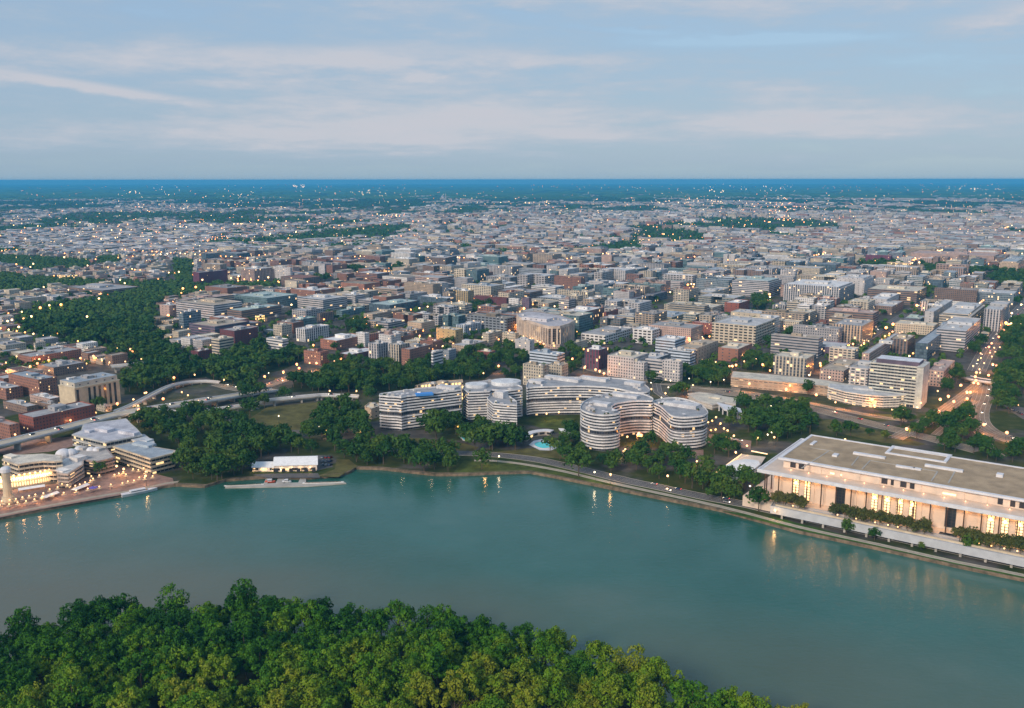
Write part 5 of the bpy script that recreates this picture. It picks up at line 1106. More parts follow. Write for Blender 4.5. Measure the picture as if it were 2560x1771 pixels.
# near bank: every crown of the island wood in view
def forest():
    cand = []; y = 300
    while y < 560:
        x = -330
        while x < 175:
            px, py = x+R.uniform(-3.4, 3.4), y+R.uniform(-3.4, 3.4); x += 9.8
            if not inside((px, py), ISLE): continue
            if min(math.hypot(px-a, py-b) for a, b in ISLE) < 3: continue
            sx, sy = scr(px, py, 14); sx2, sy2 = scr(px, py, 20)
            if sx < -50 or sx > 2600 or sy2 > 1790: continue
            cand.append((px, py, sy))
        y += 9.2
    cand.sort(key=lambda c: -c[1]); print('forest candidates', len(cand))
    edge = 0
    for px, py, sy in cand[:296]:
        s = R.choice((.85, .95, 1.0, 1.1, 1.15, 1.25, 1.4)); sx, sy = scr(px, py, 14)
        far_edge = not inside((px, py+14), ISLE)
        if far_edge: lab, grp = 'green tree standing along the water edge of the near wooded bank', 'trees along the water edge of the near bank'
        elif sy > 1640: lab, grp = 'yellow-green tree low in the near wood, at the bottom of the picture', 'trees at the bottom of the near wood'
        else: lab, grp = 'dark green tree in the middle of the near wood', 'trees in the middle of the near wood'
        tree('forest_tree', lab, 'forest', px, py, s, 1.0, grp)
    rest = cand[296:]
    if rest:
        m = MB(); 
        for px, py, sy in rest:
            for k in range(90):
                d = Vector((R.gauss(0, 1), R.gauss(0, 1), abs(R.gauss(0, 1)))).normalized(); p = Vector((px, py, 8))+d*6.2; a = d.orthogonal().normalized()*1.1; b = d.cross(a)*.9; tt = R.random(); m.face([p-a, p-b, p+a, p+b], None, (tt, tt, tt))
        kind(m.build('woodland', LEAF_F), 'stuff')
forest()
for px, py, s, lab in ((616, 1592, 1.2, 'dark round-topped tree rising highest over the near wood'), (871, 1606, 1.0, 'slim twin-topped tree poking up from the near wood'), (75, 1655, 1.05, 'bushy tree topping the near wood at the far left'),
                   (205, 1625, 1.05, 'second bushy tree from the left topping the near wood'), (350, 1605, 1.1, 'broad light tree topping the left of the near wood'), (1205, 1655, 1.1, 'dark tree standing up at the right shoulder of the near wood'), (1330, 1668, .7, 'thin forked tree by the water on the near bank'), (1485, 1728, .6, 'lone spindly tree sticking out by the water on the near bank')):
    x, y = g(px, py, 1.2); tree('forest_tree', lab, 'forest', x, y, s, 1.0, None, s*1.2)
x, y = g(1912, 1835, 1.2); ix = tree('forest_tree', 'detached small tree at the bottom right of the near bank', 'forest', x, y, .75, .2)
sheet('sandbar', [(x+6*math.cos(a*.628), y+4*math.sin(a*.628)) for a in range(10)], plain('silt', (.16, .12, .08)), .25, False)
# river-side planting
PX = lambda p, *pts: [pn(p, *q) for q in pts]
VALLEY = [PX('T0', (380, 600), (700, 520), (1150, 480), (1400, 440), (1560, 300), (1900, 300), (2307, 280), (2307, 400), (2200, 430), (1850, 480), (1760, 560), (1700, 820), (1850, 1000), (2000, 1150), (2150, 1230), (2150, 1330), (1750, 1370), (1450, 1180), (1300, 1000), (900, 1010), (850, 950), (540, 900), (300, 850), (230, 740)),
          PX('T1', (0, 290), (400, 330), (800, 310), (780, 350), (300, 390), (0, 420)),
          PX('T0', (1650, 1250), (2307, 1240), (2307, 1370), (2100, 1380), (1800, 1480), (1620, 1560), (1400, 1560), (1400, 1330)),
          PX('T1', (0, 1150), (200, 1180), (420, 1080), (620, 960), (700, 1090), (900, 1110), (1080, 1080), (1110, 1180), (850, 1290), (640, 1330), (560, 1440), (350, 1470), (150, 1430), (0, 1360)),
          PX('T0', (0, 200), (240, 230), (600, 260), (1250, 300), (1100, 340), (600, 370), (0, 420)), PX('T0', (1100, 20), (1330, 10), (1330, 90), (1150, 110)), PX('T0', (1330, 280), (1560, 300), (1560, 430), (1440, 430)),
          PX('T0', (0, 0), (400, 20), (1000, 60), (1000, 130), (500, 170), (0, 90)), PX('T0', (1960, 40), (2170, 60), (2170, 300), (1980, 280))]
GORGE = [PX('T1', (1330, 1310), (1450, 1190), (1850, 1230), (2307, 1290), (2700, 1360), (2480, 1500), (2350, 1540), (2000, 1530), (1700, 1500), (1300, 1520), (950, 1540), (1000, 1420)),
         PX('T2', (540, 1080), (760, 1070), (960, 1180), (980, 1290), (830, 1400), (570, 1400), (540, 1250)), PX('T2', (960, 1050), (1130, 1040), (1150, 1150), (990, 1180)), PX('T2', (670, 560), (1000, 560), (1010, 650), (680, 690)),
         PX('T2', (1070, 1170), (1330, 1110), (1430, 1040), (1440, 1090), (1280, 1230), (1100, 1260)), PX('T2', (1060, 1320), (1240, 1290), (1250, 1400), (1080, 1400)), PX('T1', (1570, 740), (1790, 750), (1800, 850), (1600, 850)),
         PX('T2', (1790, 1090), (1930, 1080), (1940, 1250), (1800, 1330)), PX('T3', (350, 1330), (640, 1300), (760, 1320), (1000, 1280), (1300, 1330), (1310, 1500), (1000, 1480), (700, 1440), (380, 1440)), PX('T3', (1450, 1150), (1790, 1170), (1780, 1320), (1430, 1280)),
         PX('T3', (1550, 480), (1720, 490), (1700, 610), (1560, 610)), PX('T3', (1740, 680), (1960, 690), (1960, 740), (1740, 740)), PX('T3', (1930, 860), (2100, 860), (2090, 920), (1930, 920)), PX('T2', (0, 1230), (250, 1250), (560, 1300), (550, 1400), (0, 1400))]
WOODL = [PX('L1', (0, 400), (240, 450), (380, 500), (700, 560), (820, 610), (1020, 640), (1200, 560), (1260, 420), (1480, 300), (1740, 290), (1720, 420), (1850, 560), (1860, 640), (2307, 760), (2307, 1000), (2000, 930), (1720, 900), (1560, 830), (1380, 790), (800, 790), (760, 850), (540, 840), (500, 960), (250, 1090), (0, 1150)),
         PX('L0', (1480, 390), (2000, 420), (2307, 420), (2307, 1150), (2000, 1120), (1960, 1010), (2020, 900), (2020, 760), (1750, 620), (1560, 500)), PX('L1', (230, 80), (640, 100), (650, 160), (480, 200), (230, 190)), PX('L1', (480, 240), (700, 240), (720, 400), (500, 390)), PX('L1', (820, 200), (1100, 180), (1060, 300), (830, 280)),
         PX('L1', (980, 240), (1480, 180), (1500, 320), (1400, 460), (1000, 440)), PX('L1', (900, 0), (1900, 0), (1960, 90), (1900, 250), (1740, 120), (1000, 90)), PX('L0', (680, 580), (800, 570), (800, 640), (700, 630)), PX('L0', (230, 610), (420, 600), (410, 650), (230, 660)), PX('L0', (990, 930), (1250, 880), (1260, 970), (1000, 1060))]
WOODR = [PX('W', (0, 520), (380, 580), (560, 560), (620, 620), (600, 700), (460, 730), (340, 715), (0, 680)), PX('W', (370, 410), (620, 400), (640, 520), (370, 510)), PX('W', (670, 520), (760, 440), (900, 430), (1050, 500), (1060, 560), (960, 590), (780, 600), (650, 640)), PX('W', (1190, 560), (1300, 500), (1400, 480), (1400, 560), (1320, 600), (1200, 600)),
         PX('W', (1300, 610), (1500, 600), (1540, 660), (1700, 640), (1850, 610), (2000, 620), (2200, 640), (2260, 700), (2300, 760), (2280, 860), (2000, 800), (1800, 760), (1500, 740), (1330, 700)), PX('W', (1180, 330), (1330, 320), (1330, 360), (1190, 370)), PX('W', (1040, 390), (1080, 380), (1090, 440), (1040, 440)),
         PX('L3', (360, 830), (600, 830), (620, 900), (400, 900)), PX('L3', (1060, 340), (1240, 400), (1260, 520), (1050, 480)), PX('L3', (1380, 340), (1560, 400), (1700, 420), (1860, 400), (2010, 420), (2300, 540), (2600, 640), (2720, 720), (2680, 770), (2250, 690), (2000, 740), (1850, 850), (1560, 840), (1540, 720), (1280, 660), (1280, 560), (1400, 500)),
         PX('L3', (1060, 860), (1190, 840), (1180, 960), (1060, 960)), PX('L3', (1120, 980), (1380, 870), (1400, 940), (1200, 1060)), PX('L3', (720, 1170), (1060, 1150), (1300, 1230), (1560, 1230), (1560, 1380), (1200, 1430), (900, 1330), (740, 1300)), PX('L3', (680, 240), (900, 250), (940, 330), (700, 320)), PX('L3', (1000, 20), (1300, 80), (1310, 180), (1120, 180), (1000, 120)),
         PX('L4', (820, 540), (900, 540), (1300, 600), (1400, 640), (1560, 480), (1640, 480), (1720, 640), (1900, 830), (1880, 960), (1500, 900), (1300, 760), (960, 660), (820, 620)), PX('L4', (940, 740), (1100, 740), (1130, 860), (950, 850)), PX('L4', (1380, 860), (1900, 960), (2307, 1000), (2307, 1110), (1700, 960), (1380, 920)),
         PX('L4', (2060, 880), (2307, 880), (2307, 1000), (2080, 980)), PX('L3', (1330, 180), (1900, 230), (2307, 290), (2500, 330), (2500, 300), (1900, 180), (1400, 120)), PX('L4', (1900, 120), (2307, 60), (2307, 420), (2140, 380), (2090, 440), (2307, 640), (2307, 700), (2000, 480), (1880, 330)), PX('T4', (1950, 1450), (2050, 1200), (2060, 900), (2180, 740), (2307, 620), (2307, 1577), (1950, 1577)),
         PX('T4', (1480, 1330), (1560, 1300), (1600, 1400), (1480, 1577), (1390, 1577)), PX('T4', (1720, 1000), (1870, 1010), (1800, 1180), (1700, 1200)), PX('L6', (440, 500), (800, 540), (1100, 610), (1300, 660), (1280, 700), (900, 620), (440, 530))]
MALL = [PX('T4', (450, 100), (800, 90), (960, 150), (900, 210), (780, 150), (450, 140)), PX('T4', (1150, 120), (1400, 130), (1400, 200), (1180, 210)), PX('T4', (1900, 190), (2200, 150), (2307, 220), (2307, 420), (2100, 380), (1900, 280)), PX('T4', (1480, 180), (1900, 190), (1780, 240), (1500, 210)), PX('T4', (140, 620), (340, 580), (340, 620), (140, 660)), PX('T4', (2200, 560), (2307, 480), (2307, 620), (2180, 700)), PX('T4', (1200, 380), (1270, 390), (1260, 520), (1200, 540)),
        PX('T1', (1250, 260), (1420, 260), (1420, 290), (1250, 290)), PX('T1', (1590, 150), (1780, 150), (1780, 200), (1600, 200)), PX('T1', (2120, 130), (2230, 130), (2220, 210), (2130, 210))]
AVEN = [[(1262, 640), (1300, 600), (1340, 572), (1400, 536), (1440, 510), (1450, 512), (1420, 548), (1360, 590), (1300, 640)]]
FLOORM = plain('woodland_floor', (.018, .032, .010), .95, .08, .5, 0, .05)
for P in VALLEY+GORGE+WOODL+WOODR+MALL+AVEN: OC_P = [g(*p) for p in P]; BLOCK.append(OC_P)
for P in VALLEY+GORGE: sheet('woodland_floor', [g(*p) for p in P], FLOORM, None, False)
def mk(name, label, var, grp, smin, smax): return lambda x, y: tree(name, label, var, x, y, R.uniform(smin, smax), GZ, grp)
rest = []
rest += scatter(VALLEY, 13.5, .92, 290, mk('valley_tree', 'dark green tree in the wooded valley on the left', 'far', 'trees of the wooded valley', .95, 1.5))
rest += scatter(WOODL, 11.5, .78, 285, mk('park_tree', 'bushy green tree between the freeway ramps and the boathouse', 'shade', 'trees between the freeway ramps and the boathouse', .85, 1.45))
rest += scatter(WOODR, 12, .9, 268, mk('shade_tree', 'dark green tree between the curved buildings, the marble hall and the expressway', 'shade', 'trees round the curved buildings and the marble hall', .75, 1.3))
rest += scatter(GORGE, 11.5, .8, 280, mk('garden_tree', 'dark green tree among the apartment blocks behind the curved buildings', 'shade', 'trees among the apartment blocks', .7, 1.15))
rest += scatter(MALL+AVEN, 17, .9, 200, mk('avenue_tree', 'dark tree in the distant parks and avenues of the town', 'far', 'trees of the distant parks and avenues', 1.0, 1.5))
print('trees over', len(rest))
# single trees anyone can point to
for p, x, y, s, nm, lab in (('L2', 300, 790, 1.9, 'shade_tree', 'big dark tree in front of the left white block, left of the small pool'), ('L2', 930, 880, 1.9, 'shade_tree', 'big dark tree in front of the stepped wing, right of the small pool'), ('L2', 1190, 880, 1.5, 'shade_tree', 'round dark tree left of the larger pool'),
                       ('L2', 810, 1100, 1.1, 'shade_tree', 'lone bright green tree on the riverside lawn'), ('L2', 160, 1120, 1.5, 'shade_tree', 'spreading tree over the rocks at the bend of the river bank'), ('L2', 430, 1120, .9, 'shade_tree', 'low bush on the rocks at the bend of the river bank'), ('L2', 1690, 990, 1.0, 'shade_tree', 'round tree right below the larger pool'),
                       ('L2', 1580, 910, 1.0, 'shade_tree', 'dark tree touching the right edge of the pool terrace'), ('L2', 1900, 1180, 1.6, 'shade_tree', 'big bright green tree by the parkway below the horseshoe tower'), ('L4', 560, 730, .6, 'shade_tree', 'left one of two small trees beside the expressway'), ('L4', 735, 780, .65, 'shade_tree', 'right one of two small trees beside the expressway'),
                       ('L6', 1895, 790, .95, 'shade_tree', 'dark tree standing in front of the river terrace fascia'), ('L6', 310, 450, 1.2, 'shade_tree', 'wide dark tree at the left end of the river terrace'), ('L6', 970, 620, .65, 'shade_tree', 'small tree on the bank below the river terrace'), ('L6', 1180, 670, .65, 'shade_tree', 'second small tree on the bank below the river terrace'), ('L6', 1530, 740, .4, 'shade_tree', 'little shrub on the bank below the river terrace'),
                       ('L0', 1115, 1020, .9, 'park_tree', 'olive-coloured tree on the quay below the embassy'), ('L0', 1110, 290, 1.0, 'park_tree', 'olive tree at the foot of the power house'), ('L1', 420, 1010, 1.4, 'park_tree', 'tall brownish tree at the left end of the boathouse'), ('L1', 140, 1100, 1.6, 'park_tree', 'bright green rounded tree on the river bank left of the boathouse')):
    a = g(*pn(p, x, y)); tree(nm, lab, 'shade', *a, s)
for k, (u0, u1) in enumerate(((17, 37), (58, 116), (134, 190))):
    u0_ = u0; i = 0
    while u0_ < u1:
        for v in (-8.6, -4.2): x, y = hl(u0_+R.uniform(-.8, .8), v+R.uniform(-.6, .6)); tree('terrace_tree', f'clipped olive-green tree in the {("left", "middle", "right")[k]} grove on the marble hall terrace', 'plaza', x, y, R.uniform(.8, 1.0), 9.5, f'trees in the {("left", "middle", "right")[k]} terrace grove')
        u0_ += 5.6
for k in range(22):
    x, y = hl(-12-R.random()*22, -8+R.random()*10-k*.1); 
    if TG.ok(x, y, 6) and y > shore_y(x)+18: TG.add(x, y); tree('shade_tree', 'bright green tree by the left end of the marble hall and the tent', 'shade', x, y, R.uniform(.7, 1), GZ, 'trees by the left end of the marble hall')
# ------------------------------------------------------------ the town on its street grid
OC = Occ()
for p in FOOT+BLOCK: OC.add(p)
TOWN = [g(*p) for p in ((-260, 1000), (20, 975), (130, 920), (330, 900), (420, 905), (560, 880), (760, 900), (900, 930), (1130, 955), (1300, 962), (1380, 930), (1560, 925), (1800, 945), (2050, 960), (2300, 980), (2420, 890), (2500, 800), (2600, 700), (2640, 634), (-120, 634), (-200, 760))]
HEADS = {}
def head(l):
    for s in (' beside ', ' behind ', ' above ', ' in ', ' over ', ' below ', ' under ', ' with ', ' on ', ' right of', ' left of', ' at ', ' by ', ' among', ' between', ' lit ', ' glowing', ' of ', ' far ', ' near', ' standing'):
        l = l.split(s)[0]
    return l
for l, x, y, h in LAND: HEADS.setdefault(head(l), []).append((x, y, h))
HEADS = {k: v[0] for k, v in HEADS.items() if len(v) == 1 and 2 <= len(k.split()) <= 7}
def rel(x, y):
    best = min(HEADS.items(), key=lambda kv: (kv[1][0]-x)**2+((kv[1][1]-y)*.6)**2); hx, hy, _ = best[1]; sx, sy = scr(x, y, 20); lx, ly = scr(hx, hy, 20)
    dx, dy = sx-lx, (ly-sy)*2.2
    w = ('right of' if dx > 0 else 'left of') if abs(dx) > abs(dy) else ('farther back than' if dy > 0 else 'in front of')
    return w, best[0]
PAL = [('pale grey', 'lgrey', 'w'), ('pale grey', 'lgrey', 'l'), ('cream', 'cream', 'w'), ('stone-coloured', 'stone', 'l'), ('pale grey', 'lgrey', 'l'), ('white', 'white', 'w'), ('cream', 'cream', 'c'), ('tan', 'tan', 't'), ('brown', 'brown', 'g'), ('red brick', 'brick', 'g'), ('dark glass', 'dblue', 'b'), ('pinkish', 'pink', 'l'), ('blue-grey', 'blgrey', 'b'), ('stone-coloured', 'stone', 'c'), ('grey', 'grey', 'l'), ('teal glass', 'teal', 'k')]
PALD = {p[0]: p for p in PAL}
PENDING = []
def shape(pts, rnd):
    """plain block, a block with a notched court, or an L"""
    a, b, c, d = pts; r = rnd.random()
    if r < .5: return pts
    lerp = lambda p, q, t: (p[0]+(q[0]-p[0])*t, p[1]+(q[1]-p[1])*t)
    P = lambda u, v: lerp(lerp(a, b, u), lerp(d, c, u), v)
    if r < .75: return [P(0, 0), P(.36, 0), P(.36, .5), P(.66, .5), P(.66, 0), P(1, 0), P(1, 1), P(0, 1)]
    return [P(0, 0), P(1, 0), P(1, 1), P(.55, 1), P(.55, .5), P(0, .5)]
def free(pts, mar=0):
    q = offset(ccw(pts), mar) if mar else pts; cx, cy_ = centroid(q)
    if OC.hit(cx, cy_): return False
    for i in range(len(q)):
        a, b = q[i], q[(i+1) % len(q)]
        if OC.hit(*a) or OC.hit((a[0]+b[0])/2, (a[1]+b[1])/2): return False
    return True
def town():
    rnd = random.Random(11); cells = []; global TM; TM = MB()
    pu, pv = 90, 68
    for i in range(-90, 90):
        for j in range(-40, 110):
            u, v = i*pu, j*pv; cells.append((UU[0]*u+VV[0]*v, UU[1]*u+VV[1]*v, i, j))
    cells = [c for c in cells if 850 < c[1] < 3300]; cells.sort(key=lambda c: c[1]); nO = 0; counts = {}
    for x, y, i, j in cells:
        sx, sy = scr(x, y, 2)
        if not (-80 < sx < 2640) or not inside((x, y), TOWN): continue
        low = sx < 520 or (sx < 900 and sy < 735 and sy > 690 and rnd.random() < .3)
        w = pu-13-rnd.random()*3; d = pv-11-rnd.random()*3
        nu, nv = (rnd.choice((3, 4)), 2) if low else (rnd.choice((1, 1, 2, 2, 3)), rnd.choice((1, 1, 2)))
        for k in range(nu*nv):
            iu, iv = k % nu, k//nu
            ww, dd = w/nu-(1.5 if not low else 3), d/nv-(2 if nv > 1 else 0)
            ox, oy = -w/2+w/nu*(iu+.5), -d/2+d/nv*(iv+.5)
            if rnd.random() < (.22 if low else .05): continue
            f = rnd.uniform(.72, 1); cx, cy_ = x+UU[0]*ox+VV[0]*oy, y+UU[1]*ox+VV[1]*oy
            pts = rect(cx, cy_, ww*rnd.uniform(.85, 1), dd*f, GA)
            if not free(pts): continue
            right = sx > 1050
            if low: h = rnd.choice((8, 9, 10, 12, 15)); nm = 'R'; st = 'house'; pal = rnd.choice([PALD[q] for q in ('pale grey', 'white', 'cream', 'tan', 'brown', 'red brick', 'pinkish', 'stone-coloured', 'grey')])
            else:
                h = rnd.choice((11, 15, 18, 21, 24, 25, 27, 29) if right or sy < 690 else (9, 11, 13, 16, 20, 23))
                nm = rnd.choice('OOA' if right else 'OAAB')
                if nm == 'B': h = rnd.choice((12, 15, 18))
                st = {'O': rnd.choice(('band', 'vert', 'glass', 'grid', 'slot', 'bays')), 'A': rnd.choice(('grid', 'band', 'house', 'bays')), 'B': 'house'}[nm]
                if nm == 'B': pal = PALD['red brick']
                else: pal = PALD[rnd.choice(('pale grey', 'pale grey', 'white', 'cream', 'cream', 'tan', 'stone-coloured', 'pinkish', 'grey', 'brown', 'red brick', 'dark glass', 'blue-grey', 'teal glass')) if right else rnd.choice(('pale grey', 'cream', 'tan', 'tan', 'brown', 'red brick', 'red brick', 'pinkish', 'grey', 'stone-coloured', 'dark glass', 'teal glass', 'white'))]
                if pal[1] in ('dblue', 'teal'): st = 'glass'
            fw, fr = rnd.uniform(.72, 1.15), rnd.uniform(.6, 1.2); wcol = tuple(min(.75, c*fw) for c in C[pal[1]]); rcol = tuple(min(.7, c*fr) for c in RC[pal[2] if rnd.random() < .4 else rnd.choice('wwgltdblctpr')])
            if counts.get(nm, 0) > (228 if nm != 'R' else 270):     # beyond the nearest few hundred the town is one mass
                mi = rnd.choice((0, 1, 2)); TM.sides(pts, GZ, h, wcol, mi, rnd.uniform(0, 900)); TM.cap(pts, h, rcol, 3); q = offset(ccw(pts), -min(ww, dd)*.28); TM.sides(q, h, h+3, rcol, 3); TM.cap(q, h+3, tuple(c*.9 for c in rcol), 3); continue
            counts[nm] = counts.get(nm, 0)+1
            if not low and ww > 30: pts = shape(pts, rnd)
            size = 'low' if h < 15 else 'mid-rise' if h < 24 else 'tall'
            near = y < 1900
            t = building(KN[nm][0], 'x', KN[nm][1], pts, h, st, wcol, rcol, 2 if near else 0, 0, i*7+j+k, big=near or rnd.random() < .5, kids=(near or rnd.random() < .6) and not low)
            wd, hd = rel(cx, cy_); PENDING.append((t, f'{size} {pal[0]} {KN[nm][1]} {wd} the {hd}', cx, cy_, h))
    print('town', counts)
town()
ORD = ['nearest', 'second nearest', 'third nearest', 'fourth nearest', 'fifth nearest', 'sixth nearest', 'seventh nearest', 'eighth nearest', 'ninth nearest', 'tenth nearest', 'eleventh nearest', 'twelfth nearest', 'thirteenth nearest', 'fourteenth nearest']
def names():
    by = {}
    for t, l, x, y, h in PENDING: by.setdefault(l, []).append((math.hypot(x, y), t))
    for l, v in by.items():
        v.sort(key=lambda q: q[0])
        for k, (_, t) in enumerate(v):
            t['label'] = l if len(v) == 1 else f'{l}, {ORD[min(k, 13)]}'
            if len(v) > 1: t['group'] = l.replace(' building', ' buildings').replace(' house ', ' houses ')
names()
# green of the older streets on the left, and of the streets between the blocks
OC = Occ()
for p in FOOT+BLOCK[:0]: OC.add(p)
def street_trees():
    rnd = random.Random(5); n = 0; ex = MB()
    for _ in range(9000):
        sx, sy = rnd.uniform(-20, 2580), rnd.uniform(628, 930); x, y = g(sx, sy)
        if sx > 700 and rnd.random() < .62: continue
        if not inside((x, y), TOWN) or OC.hit(x, y) or not TG.ok(x, y, 9): continue
        TG.add(x, y)
        if n < 292 and y < 2300: tree('street_tree', 'small dark street tree between the town blocks', 'far', x, y, rnd.uniform(.6, .95), GZ, 'street trees between the town blocks'); n += 1
        else:
            s = rnd.uniform(3.5, 6)
            for k in range(26):
                d = Vector((rnd.gauss(0, 1), rnd.gauss(0, 1), abs(rnd.gauss(0, 1)))).normalized(); p = Vector((x, y, 4))+d*s; a = d.orthogonal().normalized()*2; b = d.cross(a)*.8; tt = rnd.random(); ex.face([p-a, p-b, p+a, p+b], None, (tt, tt, tt))
    for (x, y) in rest:
        for k in range(26):
            d = Vector((rnd.gauss(0, 1), rnd.gauss(0, 1), abs(rnd.gauss(0, 1)))).normalized(); p = Vector((x, y, 6))+d*6; a = d.orthogonal().normalized()*2.2; b = d.cross(a)*.8; tt = rnd.random(); ex.face([p-a, p-b, p+a, p+b], None, (tt, tt, tt))
    kind(ex.build('woods', LEAF_D), 'stuff')
street_trees()
# ------------------------------------------------------------ far town, far woods: one mass each
def far_city():
    rnd = random.Random(3); m = TM; wd = MB()
    fp = [Vector((0, 0, 0))]
    n = 0
    while n < 24000:
        # even cover in the view: farther bands take fewer, bigger pieces
        t = rnd.random(); D = 2950*(14500/2950)**(t**1.05); x = rnd.uniform(-.62, .62)*D; y = D
        q = noise.noise(Vector((x*.0011, y*.0006, 3.))); q2 = noise.noise(Vector((x*.004, y*.0016, 9.)))
        n += 1
        woody = q*.9+q2*.5+(D-2900)/11500*.5-(0.13 if x > 0 else 0)
        if woody > .12+rnd.uniform(-.12, .12):
            s = rnd.uniform(6, 11)
            for k in range(9):
                d = Vector((rnd.gauss(0, 1), rnd.gauss(0, 1)-.6, abs(rnd.gauss(0, 1)))).normalized(); p = Vector((x+rnd.uniform(-12, 12), y, 4))+d*s; a = d.orthogonal().normalized()*s*.5; b = d.cross(a)*.9; tt = rnd.random(); wd.face([p-a, p-b, p+a, p+b], None, (tt, tt, tt))
            continue
        if OC.hit(x, y): continue
        left = x < -D*.1; lx, ly = rnd.uniform(14, 70), rnd.uniform(12, 40); h = rnd.choice((8, 9, 10, 12, 14)) if left or D > 6000 else rnd.choice((10, 13, 16, 20, 24))
        r = rnd.random(); base = rnd.choice([C[k] for k in ('lgrey', 'white', 'stone', 'tan', 'tan', 'brown', 'cream', 'brick', 'pink', 'grey', 'blgrey')]); f = rnd.uniform(.75, 1.15); tint = tuple(min(.72, c*f) for c in base)
        pts = rect(x, y, lx, ly, GA); mi = rnd.choice((0, 0, 1, 2)); m.sides(pts, GZ, h, tint, mi, rnd.uniform(0, 900)); v = rnd.uniform(.22, .66); m.cap(pts, h, (v*.97, v*.98, v*1.03), 3)
    kind(m.build('distant_town', [FAC['grid'], FAC['house'], FAC['band'], ROOF]), 'stuff'); kind(wd.build('distant_woods', LEAF_D), 'stuff')
    # low wooded rises beyond the town
    w2 = MB()
    for k in range(2600):
        D = 11500*(3.9**rnd.random()); x = rnd.uniform(-.62, .62)*D; s = rnd.uniform(60, 260); h = rnd.uniform(6, 16)+D*.0003
        p = [(x+s*math.cos(a*.785)*rnd.uniform(.7, 1.2), D+s*.5*math.sin(a*.785)) for a in range(8)]; tt = rnd.random(); o = offset(ccw(p), -s*.25); p = ccw(p)
        for i in range(8): j = (i+1) % 8; w2.face([(*p[i], GZ), (*p[j], GZ), (*o[j], h), (*o[i], h)], None, (tt, tt, tt))
        w2.cap(o, h, (tt, tt, tt))
    kind(w2.build('wooded_hills', LEAF_D), 'stuff')
far_city()
